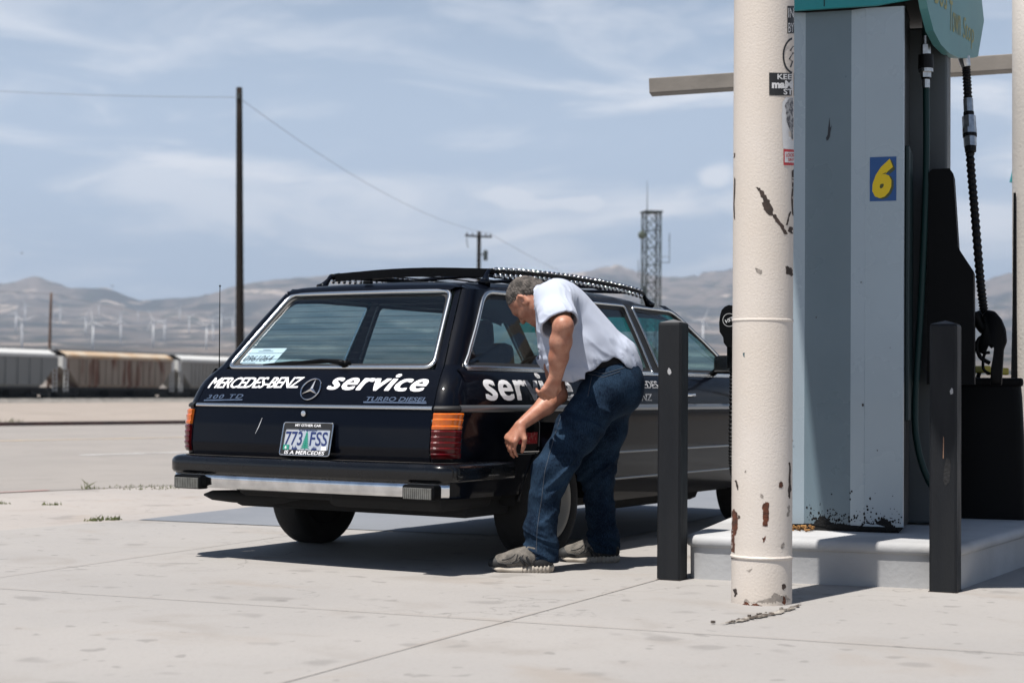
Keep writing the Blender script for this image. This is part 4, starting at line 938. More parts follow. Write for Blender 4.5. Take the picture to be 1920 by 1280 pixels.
b = MB(); b.box((Lb-.6, .0, -1.7), (.10, .10, 3.45)); b.obj('post', M_BEAM, beam)
sg = empty('teal_sign', ((1893-960)/3107*12.5, 12.5, 2.55)); tag(sg, 'corner of a teal sign panel beside the second column', 'sign')
b = MB(); b.box((.10, 0, 0), (.16, .03, .16), Matrix.Rotation(R(14), 3, 'Y')); b.obj('panel', M_TEAL, sg); b = MB(); b.box((.12, .05, -1.28), (.05, .05, 2.5)); b.obj('post', M_BEAM, sg)
can = empty('shadow_canopy', (0, 0, 0)); tag(can, 'flat unseen canopy overhead, outline shaped for its shadow on the pump', 'canopy')
def shadow_src(x, y, z, H): k = (H-z)/to_sun.z; return (x+to_sun.x*k, y+to_sun.y*k)
CH = 4.7
e1 = Vector((.367, .93)); v0 = Vector(shadow_src(1.545, 8.20, IH, CH)); v1 = Vector(shadow_src(1.72, 7.86, IH, CH)); v1b = Vector(shadow_src(1.98, 7.72, IH, CH)); v1c = Vector(shadow_src(2.04, 7.52, IH, CH)); v2 = Vector(shadow_src(2.35, 7.62, 0, CH)); v3 = Vector(shadow_src(7.5, 7.2, 0, CH))
poly = [v0, v1, v1b, v1c, v2, Vector((2.1, 6.08)), Vector((2.12, 8.1)), Vector((1.72, 8.75)), v0+e1*2.1]  # unseen slab, outline shaped so its shadow falls on pump and island
b = MB(); b.prism([(p.x, p.y) for p in poly], CH, CH+.35); b.obj('deck', mat('canopy_white', (.62, .61, .58), .7), can)
# ------------------------------------------------------------------ the station wagon (local X = right, Y = forward, origin under the rear axle)
CYAW = R(31.2)
car = empty('station_wagon', (-.47-.026*math.cos(CYAW), 9.19+.026*math.sin(CYAW), .0), -CYAW)
tag(car, 'old black station wagon with white service lettering and a roof rack, parked beside the pump', 'car')
def paint():
    m, t, b = principled('midnight_paint'); n, l = t.nodes, t.links
    b.inputs['Base Color'].default_value = (.0018, .0026, .0055, 1); b.inputs['Roughness'].default_value = .35; b.inputs['Specular IOR Level'].default_value = .03
    b.inputs['Coat Weight'].default_value = .32; b.inputs['Coat Roughness'].default_value = .035; b.inputs['Coat IOR'].default_value = 1.5
    co = n.new('ShaderNodeTexCoord'); k = n.new('ShaderNodeTexNoise'); k.inputs['Scale'].default_value = 3.5; k.inputs['Detail'].default_value = 7; l.new(co.outputs['Object'], k.inputs['Vector'])
    r = n.new('ShaderNodeMapRange'); r.inputs['From Min'].default_value = .4; r.inputs['From Max'].default_value = .75; r.inputs['To Min'].default_value = .03; r.inputs['To Max'].default_value = .11; l.new(k.outputs['Fac'], r.inputs['Value']); l.new(r.outputs[0], b.inputs['Coat Roughness'])
    k2 = n.new('ShaderNodeTexNoise'); k2.inputs['Scale'].default_value = 6; l.new(co.outputs['Object'], k2.inputs['Vector'])
    u = n.new('ShaderNodeBump'); u.inputs['Strength'].default_value = .012; u.inputs['Distance'].default_value = .02; l.new(k2.outputs['Fac'], u.inputs['Height']); l.new(u.outputs[0], b.inputs['Coat Normal'])
    return m
M_PAINT = paint()
M_CHROME = mat('chrome', (.72, .72, .72), .10, metal=1., col2=(.55, .55, .55), nscale=14, bump=.01, bscale=30)
M_TRIM = mat('bright_trim', (.62, .63, .63), .24, metal=1.); M_TRIMD = mat('dull_trim', (.22, .23, .24), .35, metal=.8)
M_RUBB = mat('bumper_rubber', (.004, .0045, .006), .26, coat=.6, rvar=.06, spec=.15); M_SEAL = mat('window_seal', (.006, .006, .007), .6)
M_RTOP = mat('dusty_rubber', (.05, .045, .04), .8, col2=(.09, .08, .07), nscale=6)
M_DARKIN = mat('dark_interior', (.010, .011, .013), .85); M_SEAT = mat('dark_seat', (.014, .016, .02), .9); M_HEAD = mat('headliner', (.02, .024, .028), .95)
M_TYRE = mat('tyre', (.010, .010, .010), .85, bump=.3, bscale=60); M_UNDER = mat('underbody', (.008, .008, .008), .9)
M_WTXT = mat('white_vinyl', (.98, .98, 1.0), .5)
G_SIDE = glass('window_glass', (.56, .75, .77)); G_REAR = glass('rear_glass', (.66, .765, .82)); G_BAND = glass('shade_band_glass', (.03, .42, .40))
M_AMBER = mat('amber_lens', (.72, .16, .006), .16, col2=(.60, .10, .004), nscale=30, coat=.6); M_RED = mat('red_lens', (.12, .0015, .004), .16, col2=(.07, .0008, .002), nscale=25, coat=.25, spec=.25)
M_CLEAR = mat('clear_lens', (.12, .12, .11), .25, col2=(.18, .18, .165), nscale=30, coat=.4)
WT = [(.20, .79), (.28, .83), (.38, .853), (.46, .866), (.55, .874), (.70, .880), (.795, .878), (.86, .868), (.92, .848), (.965, .820), (.99, .797), (1.01, .780), (1.2, .707), (1.405, .622), (1.46, .59)]
AR = [(.20, -.93), (.38, -1.0), (.50, -1.055), (.60, -1.072), (.70, -1.062), (.775, -1.045), (.80, -1.040), (.82, -1.030), (.90, -.985), (.96, -.930), (.985, -.905), (1.0, -.890), (1.405, -.525), (1.46, -.47)]
AF = [(.20, 3.35), (.45, 3.50), (.70, 3.52), (.86, 3.48), (.93, 3.30), (1.0, 3.1), (1.46, 2.9)]
def wid(z, a=0):
    w = interp(z, WT)
    if a < -.35: w -= .045*((-.35-a)/.7)**2
    if a > 2.2: w -= .06*((a-2.2)/1.3)**2
    return w
def arear(z, bb=0): return interp(z, AR)
CR_ = .11
def rad(z): return lerp(.11, .075, max(0, min(1, (z-.85)/.4)))
def outline(z, s, off=0.):
    """point on the rear/side skin at height z, path length s measured from the rear centre towards the right; mirrored for negative s"""
    sg = 1 if s >= 0 else -1; s = abs(s); r = rad(z); a0 = arear(z); w = wid(z, a0+r)
    bul = lambda q: .030*(q/(w-r))**2
    if s <= w-r:
        q = s; n_ = Vector((.06*q/(w-r), -1)).normalized(); p = Vector((q, a0+bul(q)-.0))
    else:
        s2 = s-(w-r); arc = r*math.pi/2; c = Vector((w-r, a0+.030+r))
        if s2 <= arc:
            th = s2/r; n_ = Vector((math.sin(th), -math.cos(th))); p = c+n_*r
        else:
            a = c.y+(s2-arc); n_ = Vector((1, 0)); p = Vector((wid(z, a), a))
    p = p+n_*off
    return Vector((p.x*sg, p.y, z))
def sb(z, b_):  # path length of a point on the rear face
    return b_
def sa(z, a):   # path length of a point on the side at station a
    r = rad(z); a0 = arear(z); w = wid(z, a0+r); return (w-r)+r*math.pi/2+(a-(a0+.030+r))
def patch(name, zs, sl, sr, m, parent, n=8, off=0., both=False, thick=0, smooth=True):
    """skin between two edges sl(z), sr(z) over the heights zs"""
    objs = []
    for sg in ((1, -1) if both else (1,)):
        b = MB(); b.grid([[outline(z, sg*lerp(sl(z), sr(z), j/n), off) for j in range(n+1)] for z in zs], flip=sg < 0)
        objs.append(b.obj(name, m, parent, smooth=smooth))
    return objs
def zr(z0, z1, n, extra=()): return sorted(set([lerp(z0, z1, i/n) for i in range(n+1)]+[e for e in extra if z0 < e < z1]))
ZX = [k for k, _ in WT]+[k for k, _ in AR]
# --- side lower body with wheel arches
AW, AR_, AZ = (0.0, 2.795), .365, .305
def zlow(a, base):
    z = base
    for aw in AW:
        d = abs(a-aw)
        if d < AR_: z = max(z, AZ+math.sqrt(AR_**2-d*d))
    return z
def side_cols(a0, a1):
    xs = set(np.round(np.arange(a0, a1+.001, .06), 4)); xs |= {a0, a1}
    for aw in AW:
        for t in np.linspace(-1, 1, 33):
            v = aw+AR_*math.sin(t*math.pi/2)
            if a0 <= v <= a1: xs.add(round(float(v), 4))
    return sorted(xs)
ZB = [.27, .30, .34, .38, .42, .46, .5, .55, .6, .65, .70, .75, .795, .83, .86, .89, .92, .945, .965, .98, .99]
def side_panel(name, a0, a1, sg, parent, m=None, z1=.99, base=.27, fade=0.):
    b = MB(); rows = []
    for a in side_cols(a0, a1):
        zl = zlow(a, base+(.0 if a > .3 else .03))
        if a > -.6 and a < -.3 and False: pass
        rows.append([Vector((sg*(wid(z, a)), a, z)) for z in [zl+(k-ZB[0])*(z1-zl)/(ZB[-1]-ZB[0]) for k in ZB]])
    b.grid(rows, flip=sg > 0)
    return b.obj(name, m or M_PAINT, parent, smooth=True)
sS = lambda z: interp(z, [(.5, .748), (.80, .748), (.90, .735), (.985, .708), (1.405, .565), (1.46, .55)])     # outer seam
body_parts = []
for sg in (1, -1):
    # rear wing incl. the corner round to the tailgate seam
    b = MB(); rows = []
    for t in np.linspace(0, 1, 16):
        col_ = []
        for k in ZB:
            z = max(k, .36)
            s0 = sS(z)+.0045; s1 = sa(z, -.84)
            col_.append(outline(z, sg*lerp(s0, s1, t)))
        rows.append(col_)
    b.grid(rows, flip=sg > 0)
    rows = []
    for a in side_cols(-.84, .452):
        zl = zlow(a, .36 if a < -.3 else .30)
        rows.append([Vector((sg*wid(z, a), a, z)) for z in [zl+(k-ZB[0])*(.99-zl)/(ZB[-1]-ZB[0]) for k in ZB]])
    b.grid(rows, flip=sg > 0)
    # arch lip
    for aw in AW[:1]:
        for r0, r1 in ((AR_, AR_-.012),):
            b.grid([[Vector((sg*(wid(AZ+r*math.sin(th), aw)+o_), aw+r*math.cos(th), AZ+r*math.sin(th))) for r, o_ in ((AR_+.012, .0015), (AR_, .008), (AR_-.012, -.006))] for th in np.linspace(.08, math.pi-.05, 30)])
    b.obj('rear_wing', M_PAINT, car, smooth=True)
    rd = side_panel('rear_door', .458, 1.302, sg, car); fd_ = side_panel('front_door', 1.308, 2.34, sg, car)
    side_panel('front_wing', 2.346, 3.42, sg, car)
    # handles
    for d_, a in ((rd, .60), (fd_, 1.46)):
        b = MB(); b.tube([(sg*(wid(.865)+.004), a, .865), (sg*(wid(.865)+.028), a+.02, .867), (sg*(wid(.865)+.028), a+.17, .867), (sg*(wid(.865)+.004), a+.19, .865)], .011, 8); b.obj('handle', M_CHROME, d_, smooth=True)
    # side rub strip, in one run per panel
    b = MB()
    for a0, a1 in ((-.93, .448), (.462, 1.298), (1.312, 2.336), (2.35, 3.40)):
        cs = np.linspace(a0, a1, 14); b.grid([[Vector((sg*(wid(z, a)+o_), a, z)) for z, o_ in ((.778, 0), (.781, .008), (.790, .012), (.801, .012), (.810, .008), (.813, 0))] for a in cs])
    b.obj('rub_strip', M_TRIMD, car, smooth=True)
    b = MB()
    for a0, a1 in ((.462, 1.298), (1.312, 2.336)):
        for z_ in (.545, .395): b.grid([[Vector((sg*(wid(z, a)+o_), a, z)) for z, o_ in ((z_-.006, .0), (z_, .005), (z_+.006, .0))] for a in np.linspace(a0, a1, 10)])
    b.obj('sill_trim', M_TRIMD, car, smooth=True)
# --- tailgate
tg = MB()
sWn = lambda z: interp(z, [(.985, .668), (1.405, .536)])                                                      # window opening
zs = zr(.53, .985, 22, ZX)
tg.grid([[outline(z, lerp(-sS(z), sS(z), j/24)) for j in range(25)] for z in zs])
for sg in (1, -1):
    z2 = zr(.985, 1.405, 12, ZX); tg.grid([[outline(z, sg*lerp(sWn(z), sS(z), j/3)) for j in range(4)] for z in z2], flip=sg < 0)
z3 = zr(1.392, 1.43, 3); tg.grid([[outline(z, lerp(-sS(z), sS(z), j/20)) for j in range(21)] for z in z3])
tailgate = tg.obj('tailgate', M_PAINT, car, smooth=True)
# D pillars and other pillars (path lengths from the seam to the quarter window)
qr = lambda z: interp(z, [(.99, -.775), (1.03, -.755), (1.37, -.40), (1.405, -.35)])
for sg in (1, -1):
    b = MB(); z2 = zr(.985, 1.405, 16, ZX); b.grid([[outline(z, sg*lerp(sS(z)+.006, sa(z, qr(z)), j/12)) for j in range(13)] for z in z2], flip=sg < 0)
    b.obj('d_pillar', M_PAINT, car, smooth=True)
PIL = {'c_pillar': ((.300, .360), (.440, .440)), 'b_pillar': ((1.262, 1.195), (1.375, 1.292))}
for sg in (1, -1):
    for nm, ((l0, l1), (r0, r1)) in PIL.items():
        b = MB(); b.grid([[Vector((sg*(wid(z)+.001), lerp(lerp(l0, l1, t), lerp(r0, r1, t), j/3), z)) for j in range(4)] for t, z in [(k/10, lerp(.985, 1.41, k/10)) for k in range(11)]], flip=sg < 0)
        b.obj(nm, M_SEAL, car, smooth=True)
    # A pillar: along the windscreen edge
    ap = [(2.62, .985, .0), (2.45, 1.07, .0), (2.25, 1.19, .0), (2.07, 1.30, 0), (1.93, 1.38, 0), (1.80, 1.425, 0)]
    b = MB(); b.grid([[Vector((sg*wid(z), a-o_, z)) for o_ in (.0, .05, .10)]+[] for a, z, _ in ap], flip=sg > 0); b.grid([[Vector((sg*wid(z), a, z)), Vector((sg*(wid(z)-.05), a+.03, z+.005))] for a, z, _ in ap], flip=sg > 0)
    b.obj('a_pillar', M_PAINT, car, smooth=True)
# --- roof
RZ = [(-.53, 1.408), (-.51, 1.427), (-.47, 1.443), (-.40, 1.455), (-.25, 1.466), (.2, 1.484), (.7, 1.488), (1.1, 1.482), (1.4, 1.470), (1.62, 1.452), (1.80, 1.428), (1.93, 1.398)]
def roof_pt(a, v):
    zc = smooth_interp(a, RZ); w = interp(a, [(-.53, .52), (-.50, .565), (-.45, .602), (-.38, .617), (0, .624), (1.6, .624), (1.93, .60)])
    av = abs(v); drop = .026*av**2+.052*max(0, (av-.78)/.22)**2.2
    z = zc-drop*(1 if a > -.4 else max(.15, (a+.53)/.13))
    return Vector((v*w, a, z))
b = MB(); ac = sorted(set(list(np.linspace(-.53, -.36, 12))+list(np.linspace(-.36, 1.93, 40)))); vc = [math.sin(t) for t in np.linspace(-math.pi/2, math.pi/2, 41)]
b.grid([[roof_pt(a, v) for v in vc] for a in ac]); b.obj('roof', M_PAINT, car, smooth=True)
for sg in (1, -1):   # rail under the roof edge, above the side windows
    b = MB(); rows = []
    for a in np.linspace(-.42, 1.85, 34):
        p = roof_pt(a, sg*.985); rows.append([p, Vector((sg*(wid(1.40)+.004), a, p.z-.018)), Vector((sg*wid(1.392), a, min(p.z-.035, 1.392)))])
    b.grid(rows, flip=sg < 0); b.obj('roof_rail', M_PAINT, car, smooth=True)
b = MB(); b.grid([[Vector((roof_pt(a, v*.96).x, a, roof_pt(a, v*.96).z-.03)) for v in vc[::2]] for a in ac[2:]]); b.obj('headliner', M_HEAD, car, smooth=True)
# --- glass and its bright frames
def sidept(sg, a, z, off=0.): return Vector((sg*(wid(z, a)+off), a, z))
def rounded(P, r, n=5):
    out = []; m = len(P)
    for i in range(m):
        p0, p, p1 = Vector(P[i-1]), Vector(P[i]), Vector(P[(i+1) % m]); rr_ = r[i] if hasattr(r, '__len__') else r
        d0 = (p0-p); d1 = (p1-p); t = min(rr_, d0.length*.45, d1.length*.45); a_, c_ = p+d0.normalized()*t, p+d1.normalized()*t
        for k in range(n+1):
            u = k/n; out.append(a_.lerp(p, u).lerp(p.lerp(c_, u), u))
    return out
def densify(P, step=.05):
    out = []
    for i in range(len(P)):
        p, q = P[i], P[(i+1) % len(P)]; k = max(1, int((q-p).length/step)); out += [p.lerp(q, j/k) for j in range(k)]
    return out
WINS = {'quarter_window': ([(-.775, .997), (.300, .997), (.358, 1.396), (-.372, 1.396)], [.03, .02, .03, .09]),
        'rear_door_window': ([(.440, .997), (1.262, .997), (1.197, 1.396), (.440, 1.396)], [.02, .02, .03, .03]),
        'front_door_window': ([(1.375, .997), (2.50, .997), (2.20, 1.19), (1.93, 1.350), (1.83, 1.392), (1.294, 1.396)], [.02, .03, .1, .1, .05, .03])}
for sg in (1, -1):
    for nm, (P, r) in WINS.items():
        Pr = rounded(P, r)
        vs = [sidept(sg, p.x, p.y, -.014) for p in Pr]; c = Vector((sum(v.x for v in vs)/len(vs), sum(v.y for v in vs)/len(vs), sum(v.z for v in vs)/len(vs)))
        w_ = mesh_obj(nm, vs+[c], [(i, (i+1) % len(vs), len(vs)) for i in range(len(vs))], G_SIDE, car)
        D = densify(Pr); b = MB()
        b.tube([sidept(sg, p.x, p.y, .005) for p in D], .0085 if nm != 'quarter_window' else .0115, 8, closed=True)
        b.obj('window_frame', M_TRIM, w_, smooth=True)
        b = MB(); inn = [Vector((lerp(p.x, c.y, .030/max(.2, abs(c.y-p.x)+.1)), lerp(p.y, c.z, .035/max(.15, abs(c.z-p.y)+.05)), 0)) for p in D]
        nD = len(D); vv = [sidept(sg, p.x, p.y, .002) for p in D]+[sidept(sg, p.x, p.y, -.012) for p in inn]
        b.add(vv, [(i, (i+1) % nD, nD+(i+1) % nD, nD+i) for i in range(nD)]); b.obj('window_seal', M_SEAL, w_)
    # waist moulding
    b = MB(); b.grid([[sidept(sg, a, z, o_) for z, o_ in ((.982, .001), (.985, .006), (.995, .007), (.999, .002))] for a in np.linspace(-.775, 2.5, 40)]); b.obj('waist_trim', M_TRIM, car, smooth=True)
# rear window
zw0, zw1 = 1.0, 1.392
Pw = rounded([(-1, zw0), (1, zw0), (1, zw1), (-1, zw1)], .0001)
def rwpt(u, z, off): return outline(z, u*(sWn(z)-.014), off)
nzz = 10
b = MB(); b.grid([[rwpt(lerp(-1, 1, j/16), lerp(zw0-.006, zw1+.004, i/nzz), -.010) for j in range(17)] for i in range(nzz+1)]); rw = b.obj('rear_window', G_REAR, tailgate, smooth=True)
corner = rounded([(-.654, zw0-.006), (.654, zw0-.006), (.522, zw1+.002), (-.522, zw1+.002)], [.05, .05, .045, .045], 6)
Df = densify(corner, .04)
b = MB(); b.tube([outline(p.y, p.x, .006) for p in Df], .0125, 8, closed=True); b.obj('window_frame', M_TRIM, rw, smooth=True)
cz = 1.19
inn = [Vector((p.x*(1-.045), cz+(p.y-cz)*(1-.10))) for p in Df]
b = MB(); nD = len(Df); b.add([outline(p.y, p.x, .003) for p in Df]+[outline(p.y, p.x, -.008) for p in inn], [(i, (i+1) % nD, nD+(i+1) % nD, nD+i) for i in range(nD)])
b.add([outline(p.y, p.x*1.02, .0025) for p in Df]+[outline(p.y, p.x, .003) for p in Df], [(i, (i+1) % nD, nD+(i+1) % nD, nD+i) for i in range(nD)]); b.obj('window_seal', M_SEAL, rw)
b = MB()
for k in range(11):
    z = lerp(1.04, 1.36, k/10); b.tube([outline(z, u*(sWn(z)-.05), -.012) for u in np.linspace(-1, 1, 9)], .0008, 4)
b.obj('heating_wire', M_SEAL, rw)
# windscreen with a teal shade band, bonnet, scuttle
def wspt(u, t):
    a = interp(t, [(0, 2.66), (.25, 2.47), (.5, 2.27), (.75, 2.08), (1, 1.93)]); z = interp(t, [(0, .985), (.25, 1.075), (.5, 1.19), (.75, 1.305), (1, 1.40)])
    w = wid(z)-.035; return Vector((u*w, a+.10*(1-u*u), z))
b = MB(); b.grid([[wspt(lerp(-1, 1, j/14), lerp(0, .70, i/8)) for j in range(15)] for i in range(9)]); b.obj('windscreen', G_SIDE, car, smooth=True)
b = MB(); b.grid([[wspt(lerp(-1, 1, j/14), lerp(.70, 1, i/4)) for j in range(15)] for i in range(5)]); b.obj('windscreen_band', G_BAND, car, smooth=True)
b = MB(); b.grid([[Vector((u*(wid(.99, a)-.002), a, lerp(.99, z, 1-abs(u)**3))) for u in np.linspace(-1, 1, 17)] for a, z in ((2.62, 1.0), (2.9, .985), (3.2, .955), (3.42, .92), (3.5, .86))]); b.obj('bonnet', M_PAINT, car, smooth=True)
b = MB(); b.grid([[Vector((u*(wid(z, 3.42)), 3.42+interp(z, [(.3, .02), (.5, .08), (.8, .09), (.9, .05), (.99, 0)])*(1-abs(u)**6), z)) for u in np.linspace(-1, 1, 15)] for z in (.30, .45, .6, .75, .86, .92, .99)]); b.obj('nose_panel', M_PAINT, car, smooth=True)
b = MB(); b.box((0, 3.525, .72), (.46, .05, .30), bev=.02); b.obj('grille', M_CHROME, car)
for sg in (1, -1):
    b = MB(); b.box((sg*.56, 3.49, .72), (.42, .06, .24), bev=.03); b.obj('headlight', M_CLEAR, car)
b = MB(); b.box((0, 3.60, .47), (1.72, .16, .17), bev=.05); b.obj('front_bumper', M_RUBB, car)
# --- rear details
# trim line across the tailgate
b = MB(); b.grid([[outline(z, s_, o_) for z, o_ in ((.788, .001), (.791, .008), (.799, .011), (.805, .008), (.808, .001))] for s_ in np.linspace(-.745, .745, 25)]); b.obj('tailgate_trim', M_TRIM, tailgate, smooth=True)
for sg in (1, -1):
    b = MB(); b.grid([[outline(z, sg*s_, o_) for z, o_ in ((.782, .001), (.786, .012), (.797, .015), (.806, .010), (.810, .001))] for s_ in np.linspace(.757, sa(.79, -.93), 10)]); b.obj('corner_trim', M_SEAL, car, smooth=True)
    # ribbed wrap-round lamps
    lamp = None
    for nm, z0, z1, m_, rows in (('rear_lamp', .557, .693, M_RED, 20), ('indicator_lens', .697, .775, M_AMBER, 12)):
        b = MB(); zs = [lerp(z0, z1, i/rows) for i in range(rows+1)]
        ss = [lerp(.760, sa(.7, -.93), j/12) for j in range(13)]
        rib = lambda z: .012+.007*((z/.0275) % 1.0)
        P = [[outline(z, sg*s_, rib(z)) for s_ in ss] for z in zs]
        P = [[outline(z0, sg*s_, -.004) for s_ in ss]]+P+[[outline(z1, sg*s_, -.004) for s_ in ss]]
        P = [[outline(r_[0].z, sg*(ss[0]-.001), -.004)]+r_+[outline(r_[0].z, sg*(ss[-1]+.001), -.004)] for r_ in P]
        b.grid(P, flip=sg < 0); o_ = b.obj(nm, m_, lamp or car)
        lamp = lamp or o_
# number plate, bolted to the panel
pl_c = Vector((.050, -1.088, .634))
PM = Matrix.Rotation(R(-13), 4, 'X')
def plpt(x, z, off): # x right, z up on the plate face, off outwards (backwards)
    v = PM @ Vector((x*.95, -off, z*.92)); return (pl_c+v)[:]
def plbox(x0, x1, z0, z1, o0, o1, nm, m, parent):
    b = MB(); b.prism([(x0, z0), (x1, z0), (x1, z1), (x0, z1)], o0, o1, lambda u, v, h: plpt(u, v, h)); return b.obj(nm, m, parent)
M_PLATE = mat('plate_white', (.50, .52, .55), .45, col2=(.40, .46, .55), nscale=9); M_PNAVY = mat('plate_navy', (.012, .03, .14), .5); M_PGREEN = mat('plate_green', (.02, .28, .20), .6)
plate = plbox(-.150, .150, -.076, .076, 0, .004, 'number_plate', M_PLATE, tailgate)
b = MB()
for o0, o1 in ((.162, .090),):
    outer = rounded([(-.163, -.090), (.163, -.090), (.163, .090), (-.163, .090)], .015, 4); inner = rounded([(-.148, -.060), (.148, -.060), (.148, .056), (-.148, .056)], .008, 4)
    n_ = len(outer); vs = [plpt(p.x, p.y, .008) for p in outer]+[plpt(p.x, p.y, .008) for p in inner]+[plpt(p.x, p.y, 0) for p in outer]
    b.add(vs, [(i, (i+1) % n_, n_+(i+1) % n_, n_+i) for i in range(n_)]+[(i, (i+1) % n_, 2*n_+(i+1) % n_, 2*n_+i) for i in range(n_)])
frm = b.obj('plate_frame', M_BLACKST, plate)
b = MB(); b.tube([plpt(p.x, p.y, .008) for p in densify(outer, .04)], .0035, 6, closed=True); b.obj('frame_edge', M_CHROME, plate, smooth=True)
def pltext(t, x0, x1, z0, z1, m, off=.0055, parent=None, **kw): return lettering('lettering', t, lambda u, v, h: plpt(lerp(x0, x1, u), lerp(z0, z1, v), off), m, parent or plate, **kw)
pltext('773', -.143, -.030, -.035, .042, M_PNAVY, offset=.012); pltext('FSS', .022, .135, -.035, .042, M_PNAVY, offset=.012)
pltext('MY OTHER CAR', -.085, .085, .068, .082, M_WTXT, .0095, frm, offset=.02); pltext('IS A MERCEDES', -.132, .132, -.085, -.064, M_WTXT, .0095, frm, shear=.12, offset=.015)
pltext('Oregon', -.06, .06, .040, .058, M_PNAVY, .0052, offset=.02)
b = MB()   # conifer
for k in range(7):
    z = .036-.0125*k; w = .008+.0036*k; b.prism([(-w, z-.012), (0, z+.010), (w, z-.012), (w*.4, z-.010), (-w*.4, z-.010)], .0048, .0058, lambda u, v, h: plpt(u-.004, v, h))
b.prism([(-.003, -.058), (.003, -.058), (.003, -.03), (-.003, -.03)], .0048, .0058, lambda u, v, h: plpt(u-.004, v, h)); b.obj('conifer_emblem', M_PGREEN, plate)
for x in (-.085, -.075, -.066, -.058, .045, .053, .062, .07): b = MB(); b.prism([(x-.006, -.058), (x+.006, -.058), (x, -.038-.006*math.sin(x*300))], .0046, .0052, lambda u, v, h: plpt(u, v, h)); b.obj('small_tree', M_PNAVY, plate)
sk = plbox(-.146, -.108, -.060, -.033, .0045, .0085, 'month_sticker', M_PGREEN, plate); pltext('6', -.134, -.121, -.056, -.038, M_WTXT, .0095, sk, offset=.02)
plbox(.105, .138, -.060, -.038, .0045, .0085, 'year_sticker', M_WTXT, plate)
# lock, scratch, wiper, washer nozzle
b = MB(); b.lathe([(0, -.012), (.014, -.010), (.015, 0)], (0, arear(.762)-.002, .762), axis='Y', n=16); b.obj('lock', M_CHROME, tailgate)
b = MB(); b.tube([outline(.735, -.27, .0012), outline(.69, -.285, .0015), outline(.655, -.305, .0012)], [.0008, .0022, .0006], 5); b.obj('scratch', M_WTXT, tailgate)
b = MB(); b.tube([outline(1.012, .14, .03), outline(1.022, .10, .035), outline(1.030, -.02, .035), outline(1.022, -.15, .03)], [.018, .014, .008, .006], 8); b.tube([outline(1.012, .14, .0), outline(1.012, .14, .04)], .02, 10)
b.obj('wiper_arm', M_BLK, tailgate, smooth=True)
b = MB(); b.tube([outline(1.008, -.40, .016), outline(1.018, -.2, .020), outline(1.022, .02, .018)], [.006, .012, .007], 6); b.obj('wiper_blade', M_BLK, tailgate)
b = MB(); b.box((-.03, -.485, 1.452), (.05, .03, .016), bev=.005); b.obj('washer_nozzle', M_BLK, car)
# lettering on tailgate
def tgt(nm, t, s0, s1, z0, z1, m, dz=0., off=.0025, **kw): return lettering(nm, t, lambda u, v, h: outline(lerp(z0, z1, v)+dz*u, lerp(s0, s1, u), off+h*.02), m, tailgate, **kw)
tgt('lettering', 'MERCEDES-BENZ', -.712, -.082, .885, .940, M_WTXT, .005, shear=.22, bold=.035, space=.92)
tgt('lettering', 'service', .100, .668, .884, .965, M_WTXT, -.006, shear=.28, bold=.055, space=1.08)
tgt('model_badge', '300 TD', -.690, -.435, .828, .850, M_CHROME, .006, shear=.2, offset=.02, space=1.25)
tgt('model_badge', 'TURBO DIESEL', .355, .700, .828, .850, M_CHROME, 0, shear=.2, offset=.02)
for s0, s1, z in ((-.705, -.430, .8205), (.345, .705, .8225)):
    b = MB(); b.grid([[outline(z+dz+(.006 if s0 < 0 else 0)*k/8, lerp(s0, s1, k/8), .003) for k in range(9)] for dz in (-.0035, .0035)]); b.obj('badge_bar', M_CHROME, tailgate)
# three pointed star in a ring
st = MB(); zc_, R_ = .884, .058
def stpt(x, z, off): return outline(zc_+z*.9, x, off)
st.tube([stpt(R_*math.cos(a), R_*math.sin(a), .009) for a in np.linspace(0, 2*math.pi, 37)[:-1]], .0035, 6, closed=True)
for k in range(3):
    a = math.pi/2+k*2*math.pi/3; tip = (R_*math.cos(a), R_*math.sin(a)); q = (.011*math.cos(a+1.047), .011*math.sin(a+1.047)); q2 = (.011*math.cos(a-1.047), .011*math.sin(a-1.047))
    st.add([stpt(*tip, .007), stpt(*q, .006), stpt(0, 0, .014), stpt(*q2, .006)], [(0, 1, 2), (0, 2, 3)])
st.obj('star_emblem', M_CHROME, tailgate)
# side lettering (right and left sides)
def sdt(sg, t, a0, a1, z0, z1, parent=car, dz=0., **kw):
    f = (lambda u: lerp(a0, a1, u)) if sg > 0 else (lambda u: lerp(a1, a0, u))
    return lettering('lettering', t, lambda u, v, h: sidept(sg, f(u), lerp(z0, z1, v)+dz*u, .0022), M_WTXT, parent, **kw)
for sg in (1, -1):
    sdt(sg, 'service', -.70, .155, .838, .975, shear=0., bold=.05, space=1.08)
    sdt(sg, 'MERCEDES-', .79, 1.25, .905, .948, shear=.2, bold=.03, space=1.0); sdt(sg, 'BENZ', .86, 1.10, .833, .872, shear=.2, bold=.03, space=1.0)
# bumper: rubber beam over chrome blade, wrapped round the corners
def bump_path(off, n=10):
    w = .872+.022+off; ab = -1.155-off; r = .10; P = []
    P.append((w-.012, -.50)); P.append((w-.004, -.72))
    for k in range(n+1):
        th = math.pi/2*k/n; P.append((w-r+r*math.cos(th), ab+.035+r-r*math.sin(th)))
    for k in range(1, 12): b_ = lerp(w-r, -(w-r), k/12); P.append((b_, ab+.035*(b_/(w-r))**2))
    L_ = [(-x, y) for x, y in P[:n+3]][::-1]
    return [(x+.022, y) for x, y in P+L_]
bp = [bump_path(o_) for o_ in (-.05, -.034, -.018, -.007, -.001, 0, 0, -.006, -.03)]; bz = [.538, .5375, .533, .524, .511, .497, .462, .448, .445]
b = MB(); b.grid([[Vector((x, y, z)) for x, y in p] for p, z in zip(bp, bz)], flip=True); bumper = b.obj('rear_bumper', M_RUBB, car, smooth=True)
